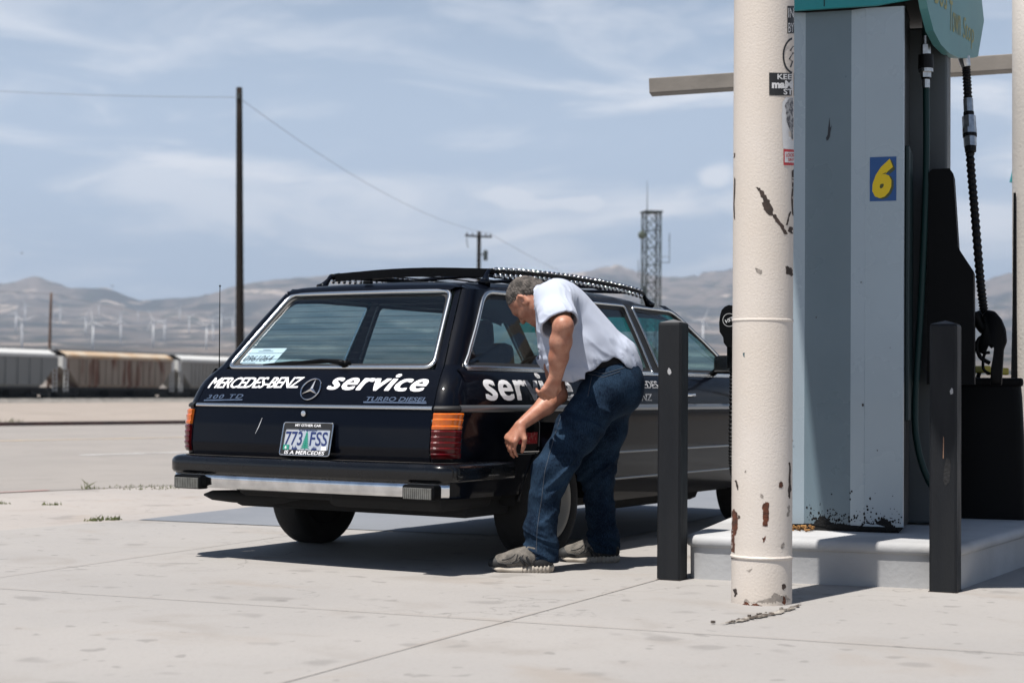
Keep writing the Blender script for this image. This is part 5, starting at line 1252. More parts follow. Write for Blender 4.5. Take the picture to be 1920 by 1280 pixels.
bp = [bump_path(o_)[6:-6] for o_ in (-.03, -.014, -.013, -.013, -.018, -.05)]; bz = [.449, .447, .420, .39, .376, .370]
b = MB(); b.grid([[Vector((x, y, z)) for x, y in p] for p, z in zip(bp, bz)], flip=True); b.obj('bumper_blade', M_CHROME, bumper, smooth=True)
b = MB(); P0_ = bump_path(-.05); P1_ = [(x*.90, max(y, -1.1)+.11) for x, y in P0_]
b.grid([[Vector((x, y, .5385)) for x, y in P0_], [Vector((x, y, .536)) for x, y in P1_]], flip=True); b.obj('bumper_top', M_RTOP, bumper)
for sg, lab in ((1, 'l'), (-1, 'r')):
    c = Vector((.768 if sg > 0 else -.672, -1.128, .402)); b = MB(); b.box(c, (.185, .07, .072), bev=.012); fl = b.obj('reversing_lamp', M_BLK, bumper)
    b = MB()
    for k in range(14): b.box((c.x-.074+.0114*k, c.y-.037, c.z-.004), (.0096, .012, .054), bev=.003)
    b.obj('lens', M_CLEAR, fl)
# underbody, tank, silencer, axle
b = MB(); b.box((0, 1.2, .36), (1.50, 3.8, .22), bev=.03); b.box((.11, -.62, .43), (1.32, .62, .22), bev=.05); b.box((.42, -.72, .345), (.70, .48, .10), bev=.04)
b.tube([(-.66, .0, .32), (.66, .0, .32)], .05, 10); b.lathe([(0, -.13), (.11, -.09), (.13, 0), (.11, .09), (0, .13)], (0, 0, .32), axis='Y', n=16)
b.tube([(.60, .9, .19+.06), (.60, 2.2, .25)], .06, 8); b.obj('underbody', M_UNDER, car)
b = MB(); b.tube([(-.82, -.86, .315), (-.76, -.86, .315), (-.62, -.86, .315), (-.36, -.86, .312), (-.25, -.86, .33), (-.05, -.8, .36)], [.006, .026, .034, .034, .03, .02], 14, ry=1.0); b.box((-.55, -.86, .37), (.012, .03, .07)); b.obj('silencer', M_UNDER, car, smooth=True)
# wheels
def wheel_parts(o, white=True):
    b = MB(); b.lathe([(.195, -.075), (.215, -.092), (.26, -.098), (.295, -.088), (.306, -.070), (.308, -.02), (.308, .02), (.306, .070), (.295, .088), (.26, .098), (.215, .092), (.195, .075)], axis='X', n=48, cap=False); b.obj('tyre', M_TYRE, o, smooth=True)
    b = MB(); b.lathe([(.203, .088), (.207, .094), (.200, .097), (.172, .090), (.165, .070), (.160, .062), (.158, .062)], axis='X', n=48, cap=False); b.obj('rim_lip', mat('pale_rim', (.46, .43, .37), .4), o, smooth=True)
    b = MB(); b.lathe([(.160, .060), (.150, .066), (.128, .062), (.118, .050), (.105, .048), (.09, .066), (.07, .074), (.03, .078), (0, .079)], axis='X', n=48, cap=False); b.obj('rim', mat('dark_reflection_rim', (.03, .03, .03), .3, metal=.7), o, smooth=True)  # chrome's dark reflections put into the rim colour
    b = MB(); b.lathe([(.076, .0735), (.074, .079), (.05, .084), (.042, .083), (.040, .080)], axis='X', n=40, cap=False); b.obj('hub_ring', mat('pale_rim_b', (.5, .46, .40), .35), o, smooth=True)
    b = MB(); b.lathe([(0, -.05), (.19, -.055), (.196, -.07)], axis='X', n=40, cap=False); b.obj('backing_plate', M_UNDER, o)
    b = MB()
    for k in range(10):
        th = 2*math.pi*k/10; b.tube([(.0635, .135*math.cos(th), .135*math.sin(th)), (.0660, .135*math.cos(th), .135*math.sin(th))], .011, 10)
    b.obj('vent_hole', M_BLK, o)
    b = MB(); b.lathe([(.158, .04), (.0, .03)], axis='X', n=32); b.obj('brake_disc', M_UNDER, o)
for a in AW:
    for sg in (1, -1):
        w_ = empty('wheel', (sg*.735, a, .305), 0 if sg > 0 else math.pi, car); wheel_parts(w_)
# inner arches
for a in AW:
    for sg in (1, -1):
        b = MB(); b.grid([[Vector((sg*x, a+.40*math.cos(th), .30+.40*math.sin(th))) for x in (.84, .56)]+[Vector((sg*.56, a+.02*math.cos(th), .30+.02*math.sin(th)))] for th in np.linspace(0, math.pi, 18)]); b.obj('wheel_housing', M_UNDER, car)
# fuel filler: open pocket behind the right rear wheel arch
flap_c = (-.335, .655)
b = MB(); a0, a1, z0, z1 = -.452, -.225, .565, .735
rr_ = rounded([(a0, z0), (a1, z0), (a1, z1), (a0, z1)], .03, 4); b.add([sidept(1, p.x, p.y, .0022) for p in rr_], [tuple(range(len(rr_)))]); ff = b.obj('fuel_filler', M_UNDER, car)
b = MB(); b.tube([sidept(1, p.x, p.y, .003) for p in densify([Vector((p.x, p.y)) for p in rr_], .03)], .0028, 6, closed=True); b.obj('filler_edge', M_TRIMD, ff, smooth=True)
b = MB(); b.grid([[sidept(1, a, z, .0035) for a in (-.43, -.33, -.245)] for z in (.615, .673)]); lb = b.obj('fuel_label', mat('red_label', (.55, .02, .03), .6, col2=(.65, .25, .22), nscale=70, namt=(.5, .62)), ff)
b = MB(); b.tube([sidept(1, -.35, .70, .004), sidept(1, -.35, .70, .03)], .028, 14); b.obj('filler_cap', M_BLK, ff)
b = MB(); b.grid([[sidept(1, -.225, z, o_) for o_ in (.004, .10, .20)] for z in (.575, .65, .725)]); b.grid([[sidept(1, -.219, z, o_) for o_ in (.004, .10, .20)] for z in (.575, .65, .725)], True); b.obj('filler_flap', M_PAINT, ff)
b = MB(); b.tube([sidept(1, -.40, .578, .012), sidept(1, -.24, .576, .012)], .003, 6); b.obj('chrome_lip', M_CHROME, ff)
# mirror
for sg in (1, -1):
    b = MB(); b.box((sg*.945, 2.02, 1.06), (.19, .075, .115), Matrix.Rotation(R(-8*sg), 3, 'Z'), bev=.03); b.tube([(sg*.80, 2.10, 1.0), (sg*.86, 2.06, 1.03)], .02, 8); mr = b.obj('mirror', M_BLK, car, smooth=True)
    b = MB(); b.box((sg*.945, 1.979, 1.06), (.16, .003, .09), Matrix.Rotation(R(-8*sg), 3, 'Z')); b.obj('mirror_glass', M_CHROME, mr)
# aerial on the left rear wing
b = MB(); b.tube([(-.868, -.70, .93), (-.872, -.70, 1.44)], [.0032, .0022], 6); b.tube([(-.872, -.70, 1.438), (-.872, -.70, 1.447)], .005, 8); b.obj('aerial', M_BLK, car)
# roof rack
rack = empty('roof_rack', (0, 0, 0), 0, car)
def rz_(a, x): return roof_pt(a, x/.624).z
for sg in (1, -1):
    b = MB(); x = sg*.525; P = []
    for a in np.linspace(-.16, 1.66, 22): P.append((x, a, rz_(a, x)+.068))
    b.tube(P, .013, 8, ry=1.25)
    b.obj('rail', M_BLK, rack, smooth=True)
    b = MB(); k = 0
    for a in np.arange(-.12, 1.63, .052):
        z = rz_(a, x)+.068
        b.tube([(x-.018, a, z+.008), (x+.018, a+.020, z+.016)], .0095, 6)
        b.lathe([(0, -.015), (.009, -.013), (.013, 0), (.009, .011), (0, .013)], (x+sg*.016, a, z-.024), n=8)
    b.obj('stud_row', M_CHROME, rack, smooth=True)
    for a in (-.18, .62, 1.68):
        b = MB(); q = rz_(a, x); dirn = -1 if a < 0 else 1 if a > 1.5 else 0
        b.tube([(x*1.03, a+dirn*.05, q-.003), (x*1.02, a+dirn*.03, q+.015), (x, a+dirn*.008, q+.045), (x, a-dirn*.02, q+.075)], [.034, .022, .013, .011], 10); b.obj('foot', M_PAINT, rack, smooth=True)
b = MB()
for i, a in enumerate((-.14, .22, .62, 1.02, 1.42, 1.64)):
    P = [(x, a, rz_(a, x*.9)+.062+.008*(1-(x/.525)**2)) for x in np.linspace(-.525, .525, 11)]; b.tube(P, .012, 6, ry=1.0)
b.obj('crossbar', M_PAINT, rack, smooth=True)
b = MB()
for x in np.linspace(-.42, .42, 7):
    P = [Vector((x, a, rz_(a, x)+.068)) for a in np.linspace(-.13, 1.63, 10)]; b.tube(P, .009, 6, ry=.5)
b.obj('slat', M_BLK, rack)
b = MB(); b.grid([[Vector((x, -.155, rz_(-.14, x*.9)+dz)) for x in np.linspace(-.50, .52, 9)] for dz in (.030, .076)]); b.obj('end_board', M_BLK, rack)
# cabin
b = MB(); b.box((0, -.30, .70), (1.35, 1.2, .04)); b.box((0, .42, .78), (1.35, .16, .36), bev=.04); b.box((0, .62, .62), (1.35, .45, .14), bev=.04); b.obj('rear_seat', M_SEAT, car)
b = MB(); b.box((0, 1.4, .45), (1.5, 2.3, .05)); b.obj('cabin_floor', M_DARKIN, car)
for sg in (1, -1):
    t = empty('front_seat', (sg*.37, 1.30, .50), 0, car)
    b = MB(); b.box((0, .15, .06), (.52, .52, .16), bev=.05); b.box((0, -.12, .38), (.50, .14, .60), Matrix.Rotation(R(10), 3, 'X'), bev=.05); b.obj('cushion', M_SEAT, t)
    b = MB(); b.box((0, -.20, .735), (.27, .09, .17), Matrix.Rotation(R(8), 3, 'X'), bev=.035); b.tube([(-.06, -.18, .6), (-.06, -.2, .70)], .008, 6); b.tube([(.06, -.18, .6), (.06, -.2, .70)], .008, 6); b.obj('headrest', M_SEAT, t)
    b = MB(); b.grid([[Vector((sg*(wid(z, a)-.06), a, z)) for a in np.linspace(-.80, 2.5, 12)] for z in (.45, .8, .95, .985)]); b.obj('door_card', M_DARKIN, car)
b = MB(); b.box((0, 2.42, .88), (1.40, .38, .20), bev=.06); b.obj('dashboard', M_DARKIN, car)
b = MB(); Ms = Matrix.Rotation(R(-62), 3, 'X'); b.tube([(Vector((-.37, 1.98, .93))+Ms @ Vector((.2*math.cos(a), .2*math.sin(a), 0)))[:] for a in np.linspace(0, 2*math.pi, 33)[:-1]], .013, 8, closed=True)
b.tube([(Vector((-.37, 1.98, .93))+Ms @ Vector((-.19, 0, 0)))[:], (Vector((-.37, 1.98, .93))+Ms @ Vector((.19, 0, 0)))[:]], .02, 6); b.tube([(-.37, 1.98, .93), (-.37, 2.3, .84)], .03, 8); b.obj('steering_wheel', M_BLK, car, smooth=True)
# things lying in the load space
def carpt(x, y, z): return car.matrix_basis @ Vector((x, y, z))
bpy.context.view_layer.update()
PP = MB()
def card(u, v, off): return outline(lerp(1.008, 1.098, v), lerp(-.635, -.37, u)+.035*v, off)
PP.grid([[card(i/4, j/3, -.016) for i in range(5)] for j in range(4)]); crd = PP.obj('placard', mat('paper_white', (.9, .92, .93), .7), None); crd.matrix_basis = car.matrix_basis.copy()
tag(crd, 'white printed placard with a long number inside the rear window', 'placard')
M_INK = mat('ink', (.03, .04, .05), .7)
def ct(t, u0, u1, v0, v1, **kw): lettering('lettering', t, lambda u, v, h: card(lerp(u0, u1, u), lerp(v0, v1, v), -.0145), M_INK, crd, **kw)
ct('0961064', .10, .86, .22, .56, shear=.1)
for (v0, u0, u1) in ((.90, .40, .60), (.82, .30, .70), (.12, .1, .5)):
    b = MB(); b.grid([[card(u, v, -.0145) for u in (u0, u1)] for v in (v0-.018, v0+.018)]); b.obj('print_line', mat('faint_ink', (.3, .33, .35), .8), crd)
rs = random.Random(4)
def cloth(name, c, sx, sy, h, seed, m, label, cat):
    b = MB(); n = 16; P = []
    for i in range(n+1):
        row = []
        for j in range(n+1):
            u, v = i/n*2-1, j/n*2-1; e = max(0, 1-(u*u+v*v)**1.4)
            row.append(Vector((c[0]+u*sx, c[1]+v*sy, c[2]+h*e*(.6+.4*math.sin(5*u+seed)*math.cos(4*v-seed)))))
        P.append(row)
    b.grid(P); o = b.obj(name, m, None, smooth=True); o.matrix_basis = car.matrix_basis.copy(); tag(o, label, cat)
cloth('folded_cloth', (.10, -.55, .725), .26, .20, .285, 1, mat('pale_cloth', (.55, .62, .66), .9), 'pale crumpled cloth in the load space behind the rear window', 'cloth')
cloth('blue_bag', (-.33, -.45, .725), .16, .16, .36, 2.3, mat('blue_bag', (.10, .22, .38), .8), 'rumpled blue bag in the load space near the placard', 'bag')
# ------------------------------------------------------------------ the stooping man: distance-field bodies turned into one skin each
class SDF:
    def __init__(s, lo, hi, h):
        s.lo = np.array(lo, np.float32); s.h = h; s.n = np.ceil((np.array(hi)-np.array(lo))/h).astype(int)+1
        s.D = np.full(s.n, .2, np.float32)
    def block(s, lo, hi):
        a = np.clip(np.floor((np.array(lo)-s.lo)/s.h).astype(int), 0, s.n); b_ = np.clip(np.ceil((np.array(hi)-s.lo)/s.h).astype(int)+1, 0, s.n)
        if np.any(b_ <= a): return None
        sl = tuple(slice(i, j) for i, j in zip(a, b_))
        ax = [s.lo[k]+s.h*np.arange(a[k], b_[k], dtype=np.float32) for k in range(3)]
        return sl, np.stack(np.meshgrid(*ax, indexing='ij'), -1)
    @staticmethod
    def smin(a, b_, k):
        h = np.clip(.5+.5*(b_-a)/k, 0, 1); return b_*(1-h)+a*h-k*h*(1-h)
    def put(s, sl, d, k, sub=False):
        if sub: s.D[sl] = -s.smin(-s.D[sl], d, k)
        else: s.D[sl] = s.smin(s.D[sl], d, k)
    def cap(s, p0, p1, r0, r1=None, k=.02, flat=None, sub=False):
        p0 = np.array(p0, np.float32); p1 = np.array(p1, np.float32); r1 = r0 if r1 is None else r1; m = max(r0, r1)*(max(1, flat[1]) if flat else 1)+k*1.5+.01
        bl = s.block(np.minimum(p0, p1)-m, np.maximum(p0, p1)+m)
        if bl is None: return
        sl, P = bl; v = p1-p0; q = P-p0
        if flat:
            n_ = np.array(flat[0], np.float32); n_ /= np.linalg.norm(n_); sc = flat[1]
            # squash along n_ about the segment
            t = np.clip((q@v)/max(1e-9, v@v), 0, 1); w = q-t[..., None]*v; wn = w@n_; w = w+n_*(wn*(1/sc-1))[..., None]; d = np.linalg.norm(w, axis=-1)-(r0+(r1-r0)*t); d = d*min(1, sc)
        else:
            t = np.clip((q@v)/max(1e-9, v@v), 0, 1); d = np.linalg.norm(q-t[..., None]*v, axis=-1)-(r0+(r1-r0)*t)
        s.put(sl, d, k, sub)
    def ell(s, c, rad, ax=None, k=.02, sub=False):
        c = np.array(c, np.float32); rad = np.array(rad, np.float32); m = rad.max()+k*1.5+.01; bl = s.block(c-m, c+m)
        if bl is None: return
        sl, P = bl; q = P-c
        if ax is not None: q = q@np.array(ax, np.float32).T
        e = q/rad; l = np.linalg.norm(e, axis=-1); g = np.linalg.norm(e/rad, axis=-1); d = l*(l-1)/np.maximum(g, 1e-6)
        s.put(sl, d, k, sub)
    def grid(s): return np.stack(np.meshgrid(*[s.lo[k]+s.h*np.arange(s.n[k], dtype=np.float32) for k in range(3)], indexing='ij'), -1)
    def cut(s, o, n_, box=None):
        """remove what lies on the +n side of a plane (within a box if given)"""
        n_ = np.array(n_, np.float32); n_ /= np.linalg.norm(n_)
        lo, hi = box if box else (s.lo, s.lo+s.h*s.n); bl = s.block(lo, hi)
        if bl is None: return
        sl, P = bl; s.D[sl] = np.maximum(s.D[sl], (P-np.array(o, np.float32))@n_)
    def disp(s, f, band=.03):
        """add a displacement f(points) near the surface"""
        I = np.nonzero(np.abs(s.D) < band); P = s.lo+s.h*np.stack(I, -1).astype(np.float32); s.D[I] += f(P).astype(np.float32)
    def mesh(s):
        D = s.D; I = D < 0; n_ = D.shape
        cs = [(i, j, k) for i in (0, 1) for j in (0, 1) for k in (0, 1)]
        cn = np.zeros((n_[0]-1, n_[1]-1, n_[2]-1), np.int8)
        for (i, j, k) in cs: cn += I[i:n_[0]-1+i, j:n_[1]-1+j, k:n_[2]-1+k]
        act = np.argwhere((cn > 0) & (cn < 8)); vid = np.full(cn.shape, -1, np.int64); vid[tuple(act.T)] = np.arange(len(act))
        val = {c: D[act[:, 0]+c[0], act[:, 1]+c[1], act[:, 2]+c[2]] for c in cs}
        acc = np.zeros((len(act), 3)); cnt = np.zeros(len(act))
        for c in cs:
            for ax in range(3):
                if c[ax]: continue
                d_ = list(c); d_[ax] = 1; d_ = tuple(d_); a, b_ = val[c], val[d_]; x = (a < 0) != (b_ < 0); t = np.where(x, a/np.where(a == b_, 1, a-b_), 0)
                p = np.tile(np.array(c, float), (len(act), 1)); p[:, ax] = t; acc += p*x[:, None]; cnt += x
        V_ = s.lo+s.h*(act+acc/np.maximum(cnt, 1)[:, None]); F_ = []
        for ax in range(3):
            u, w = [(1, 2), (2, 0), (0, 1)][ax]
            sl0 = [slice(None)]*3; sl1 = [slice(None)]*3; sl0[ax] = slice(0, -1); sl1[ax] = slice(1, None)
            a, b_ = I[tuple(sl0)], I[tuple(sl1)]; E = np.argwhere(a != b_)
            E = E[(E[:, u] > 0) & (E[:, w] > 0) & (E[:, u] < n_[u]-1) & (E[:, w] < n_[w]-1)]
            def cell(du, dw): q = E.copy(); q[:, u] -= du; q[:, w] -= dw; return vid[tuple(q.T)]
            quad = np.stack([cell(1, 1), cell(0, 1), cell(0, 0), cell(1, 0)], -1)
            fl = ~a[tuple(E.T)]; quad[fl] = quad[fl][:, ::-1]; quad = quad[(quad >= 0).all(1)]; F_.append(quad)
        return V_, np.concatenate(F_)
def relax(V_, F_, it):
    e = np.concatenate([F_[:, [0, 1]], F_[:, [1, 2]], F_[:, [2, 3]], F_[:, [3, 0]]]); e = np.concatenate([e, e[:, ::-1]])
    for _ in range(it):
        s_ = np.zeros_like(V_); c = np.zeros(len(V_)); np.add.at(s_, e[:, 0], V_[e[:, 1]]); np.add.at(c, e[:, 0], 1); V_ = V_*.5+.5*s_/np.maximum(c, 1)[:, None]
    return V_
def ridge(a, b_, s_=2.):
    n_ = vnoise(a+40., b_+40.)*.65+vnoise(a*2.1+11., b_*2.1+23.)*.35
    return np.clip(1-np.abs(2*n_-1)*1.15, 0, 1)**s_
POS = Vector((.30, 8.35, .004))
man = empty('person', POS); tag(man, 'stooping person in pale blue polo shirt and dark jeans, hand on the wagon side', 'person')
def sdf_obj(sd, name, m, it=1, parent=None):
    V_, F_ = sd.mesh(); V_ = relax(V_, F_, it); return mesh_obj(name, V_-np.array(POS), F_, m, parent or man, smooth=True)
def skin_mat():
    m, t, b = principled('weathered_skin'); n, l = t.nodes, t.links
    co = n.new('ShaderNodeTexCoord'); k = n.new('ShaderNodeTexNoise'); k.inputs['Scale'].default_value = 22; k.inputs['Detail'].default_value = 6; l.new(co.outputs['Object'], k.inputs['Vector'])
    k2 = n.new('ShaderNodeTexNoise'); k2.inputs['Scale'].default_value = 120; k2.inputs['Detail'].default_value = 3; l.new(co.outputs['Object'], k2.inputs['Vector'])
    r = n.new('ShaderNodeMapRange'); r.inputs['From Min'].default_value = .35; r.inputs['From Max'].default_value = .65; l.new(k.outputs['Fac'], r.inputs['Value'])
    x = n.new('ShaderNodeMixRGB'); x.inputs['Color1'].default_value = (.40, .195, .128, 1); x.inputs['Color2'].default_value = (.30, .12, .073, 1); l.new(r.outputs[0], x.inputs['Fac'])
    r2 = n.new('ShaderNodeMapRange'); r2.inputs['From Min'].default_value = .58; r2.inputs['From Max'].default_value = .72; r2.inputs['To Max'].default_value = .35; l.new(k2.outputs['Fac'], r2.inputs['Value'])
    x2 = n.new('ShaderNodeMixRGB'); x2.inputs['Color2'].default_value = (.17, .062, .036, 1); l.new(x.outputs[0], x2.inputs['Color1']); l.new(r2.outputs[0], x2.inputs['Fac'])
    l.new(x2.outputs[0], b.inputs['Base Color']); b.inputs['Roughness'].default_value = .5; b.inputs['Subsurface Weight'].default_value = .08; b.inputs['Subsurface Radius'].default_value = (.01, .004, .002); b.inputs['Subsurface Scale'].default_value = .5
    u = n.new('ShaderNodeBump'); u.inputs['Strength'].default_value = .25; u.inputs['Distance'].default_value = .002; l.new(k2.outputs['Fac'], u.inputs['Height']); l.new(u.outputs[0], b.inputs['Normal'])
    return m
M_SKIN = skin_mat()
M_HAIR = mat('grey_hair', (.14, .12, .105), .75, col2=(.025, .02, .016), nscale=30, namt=(.4, .6), bump=.9, bscale=160, stretch=(1, 1, 1))
M_SHIRT = mat('pale_blue_cotton', (.56, .61, .73), .9, col2=(.53, .58, .70), nscale=9, bump=.10, bscale=300, spec=.15, sheen=.1)
def jeans_mat():
    m, t, b = principled('dark_denim'); n, l = t.nodes, t.links
    co = n.new('ShaderNodeTexCoord'); k = n.new('ShaderNodeTexNoise'); k.inputs['Scale'].default_value = 9; k.inputs['Detail'].default_value = 7; l.new(co.outputs['Object'], k.inputs['Vector'])
    mp = n.new('ShaderNodeMapping'); mp.inputs['Scale'].default_value = (260, 260, 70); l.new(co.outputs['Object'], mp.inputs['Vector'])
    k2 = n.new('ShaderNodeTexNoise'); k2.inputs['Scale'].default_value = 1; k2.inputs['Detail'].default_value = 2; l.new(mp.outputs[0], k2.inputs['Vector'])
    ad = n.new('ShaderNodeMath'); ad.operation = 'ADD'; l.new(k.outputs['Fac'], ad.inputs[0]); l.new(k2.outputs['Fac'], ad.inputs[1])
    r = n.new('ShaderNodeMapRange'); r.inputs['From Min'].default_value = .75; r.inputs['From Max'].default_value = 1.3; l.new(ad.outputs[0], r.inputs['Value'])
    x = n.new('ShaderNodeMixRGB'); x.inputs['Color1'].default_value = (.0025, .0065, .016, 1); x.inputs['Color2'].default_value = (.018, .038, .068, 1); l.new(r.outputs[0], x.inputs['Fac'])
    l.new(x.outputs[0], b.inputs['Base Color']); b.inputs['Roughness'].default_value = .95; b.inputs['Specular IOR Level'].default_value = .1
    u = n.new('ShaderNodeBump'); u.inputs['Strength'].default_value = .3; u.inputs['Distance'].default_value = .003; l.new(ad.outputs[0], u.inputs['Height']); l.new(u.outputs[0], b.inputs['Normal'])
    return m
M_JEANS = jeans_mat()
M_STITCH = mat('tan_stitching', (.075, .09, .115), .9); M_WAIST = mat('waist_black', (.006, .006, .008), .95)
M_SHOE = mat('grey_shoe', (.20, .18, .155), .85, col2=(.09, .082, .072), nscale=26, bump=.6, bscale=190); M_SHOED = mat('black_shoe_panel', (.014, .015, .016), .7); M_SOLE = mat('cream_sole', (.52, .47, .40), .8, col2=(.40, .35, .29), nscale=25); M_LACE = mat('lace', (.35, .34, .32), .9)

# joints
NSH, NEL, NWR = (.215, 8.13, 1.325), (.243, 7.905, 1.195), (.213, 7.985, .955)
FSH, FEL, FWR = (.17, 8.46, 1.20), (.235, 8.275, .865), (.048, 8.115, .718)
NHIP, NKN, NAN = (.475, 8.275, .90), (.190, 8.150, .490), (.140, 8.130, .075)
FHIP, FKN, FAN = (.525, 8.49, .90), (.438, 8.56, .470), (.480, 8.62, .075)
HC = np.array((.071, 8.36, 1.343)); HU = np.array((-.76, .41, .51)); HU /= np.linalg.norm(HU); HL = np.array((-.5, -.85, -.05)); HL -= HU*(HL@HU); HL /= np.linalg.norm(HL); HF = np.cross(HL, HU)
HS_ = .95
def hp(f, u, l_): return HC+(HF*f+HU*u+HL*l_)*HS_
HAX = np.stack([HF, HU, HL])
body = SDF((-.14, 7.78, .0), (.80, 8.76, 1.56), .0048)
def head_shape(sd):
    sd.ell(hp(-.012, .028, 0), (.098, .088, .076), HAX, .02)
    sd.ell(hp(.028, -.02, 0), (.066, .075, .062), HAX, .03)
    sd.cap(hp(.020, -.055, .030), hp(.068, -.098, .008), .034, .024, .03); sd.cap(hp(.020, -.055, -.030), hp(.068, -.098, -.008), .034, .024, .03)
    sd.cap(hp(.082, .012, .028), hp(.086, .010, -.028), .014, .014, .02)
    sd.cap(hp(.088, -.002, 0), hp(.112, -.038, 0), .009, .013, .012); sd.ell(hp(.100, -.042, .012), (.010, .008, .008), HAX, .008); sd.ell(hp(.100, -.042, -.012), (.010, .008, .008), HAX, .008)
    for s_ in (1, -1):
        sd.ell(hp(.078, -.003, .030*s_), (.012, .010, .014), HAX, .01, True); sd.ell(hp(.074, -.003, .030*s_), (.0125, .0125, .0125), HAX, .004)
        sd.ell(hp(.066, -.036, .040*s_), (.02, .016, .016), HAX, .02)
        # ear: rim, bowl, lobe
        e = lambda f, u, l_: hp(f-.004, u-.018, s_*l_)
        sd.ell(e(-.006, .002, .074), (.017, .031, .012), HAX, .01); sd.cap(e(.006, .024, .080), e(-.016, .026, .086), .006, .006, .006); sd.cap(e(-.016, .026, .086), e(-.023, .004, .088), .006, .006, .006); sd.cap(e(-.023, .004, .088), e(-.010, -.026, .079), .006, .007, .006)
        sd.ell(e(-.006, .004, .086), (.010, .015, .007), HAX, .005, True); sd.cap(e(.006, -.018, .076), e(.002, -.030, .076), .008, .008, .008)
    sd.cap(hp(.088, -.068, .018), hp(.088, -.068, -.018), .009, .009, .012); sd.cap(hp(.0985, -.068, .02), hp(.0985, -.068, -.02), .003, .003, .004, None, True)
head_shape(body)
body.cap(hp(-.030, -.055, 0), (.205, 8.325, 1.345), .056, .066, .035)
# torso and legs under the clothes
body.cap((.49, 8.375, .98), (.27, 8.31, 1.26), .115, .125, .05, ((0, 1, 0), 1.25)); body.cap((.20, 8.2, 1.31), (.19, 8.42, 1.24), .07, .07, .05)
body.cap(NHIP, NKN, .085, .06, .04); body.cap(NKN, NAN, .055, .04, .03); body.cap(FHIP, FKN, .085, .06, .04); body.cap(FKN, FAN, .055, .04, .03)
# arms
def v3(a): return np.array(a, float)
def mixp(a, c, t): return v3(a)*(1-t)+v3(c)*t
body.cap(NSH, NEL, .056, .047, .02); body.ell(NEL, (.044, .046, .048), None, .02)
body.cap(NEL, mixp(NEL, NWR, .30), .045, .0525, .02); body.cap(mixp(NEL, NWR, .30), mixp(NEL, NWR, .62), .0525, .043, .02); body.cap(mixp(NEL, NWR, .62), NWR, .043, .030, .02, ((1, 0, 0), 1.12))
body.ell(v3(NEL)+v3((.020, .012, -.004)), (.020, .022, .022), None, .012)
body.cap(FSH, FEL, .052, .043, .02); body.cap(FEL, mixp(FEL, FWR, .35), .043, .046, .02); body.cap(mixp(FEL, FWR, .35), FWR, .046, .028, .02)
def hand(sd, wr, d, n_, curl, side, s_=1., spread=.9, thumbcurl=.4, flex=(0, 0, 0, 0)):
    """wrist, direction to the knuckles, back-of-hand normal; fingers bend away from the normal; side=+1: thumb on the d x n side"""
    d = v3(d)/np.linalg.norm(d); n_ = v3(n_); n_ -= d*(n_@d); n_ /= np.linalg.norm(n_); w = np.cross(d, n_)*side; wr = v3(wr)
    pal = wr+d*.055*s_
    for q, rr_ in ((-.028, .0150), (-.010, .0162), (.010, .0165), (.028, .0165)):
        sd.cap(wr+d*.012*s_+w*q*.55, wr+d*.088*s_+w*q*s_, .018, rr_*.98, .012)
    L_ = ((-.030, .070, .0078), (-.0105, .084, .0088), (.0105, .092, .0092), (.031, .084, .0088))
    for i, (q, ln, r) in enumerate(L_):
        p = wr+d*(.090-.006*abs(i-2))*s_+w*q*s_; ang = curl[0]+flex[i]; dirn = d
        dd = d*math.cos(ang)-n_*math.sin(ang)+w*(q*spread)
        p1 = p+dd*ln*.45*s_; sd.ell(p+n_*.004, (.011, .011, .011), None, .010); sd.cap(p, p1, r*1.12, r*1.02, .006)
        ang += curl[1]; dd = d*math.cos(ang)-n_*math.sin(ang)+w*(q*spread*.5); p2 = p1+dd*ln*.32*s_; sd.cap(p1, p2, r*1.05, r*.95, .005)
        ang += curl[2]; dd = d*math.cos(ang)-n_*math.sin(ang); p3 = p2+dd*ln*.26*s_; sd.cap(p2, p3, r*.95, r*.82, .005)
    t0 = wr+d*.028*s_+w*.026*s_-n_*.006; t1 = t0+(d*.55+w*.72-n_*.25)*.042*s_; t2 = t1+(d*.85+w*(.35-.5*thumbcurl)-n_*(.3+thumbcurl*.5))*.034*s_; t3 = t2+(d*.9-w*.35*thumbcurl-n_*(.3+thumbcurl*.6))*.026*s_
    sd.cap(t0, t1, .0185, .0125, .014); sd.cap(t1, t2, .0118, .0108, .006); sd.cap(t2, t3, .0108, .0088, .005)
# near hand: hangs from the wrist and wraps the other forearm
hand(body, NWR, (-.42, .10, -.90), (.45, -.86, -.22), (.75, .75, .45), -1, 1.02)
# far hand: on the wagon flank, back of the hand to the viewer
hand(body, FWR, (-.55, -.16, -.82), (-.55, -.72, .40), (.55, .55, .35), -1, 1.02, thumbcurl=.6)
body.cut((0, 0, .06), (0, 0, -1))
sdf_obj(body, 'body', M_SKIN, 1)
b = MB(); pz_ = mixp(NWR, FEL, 0)
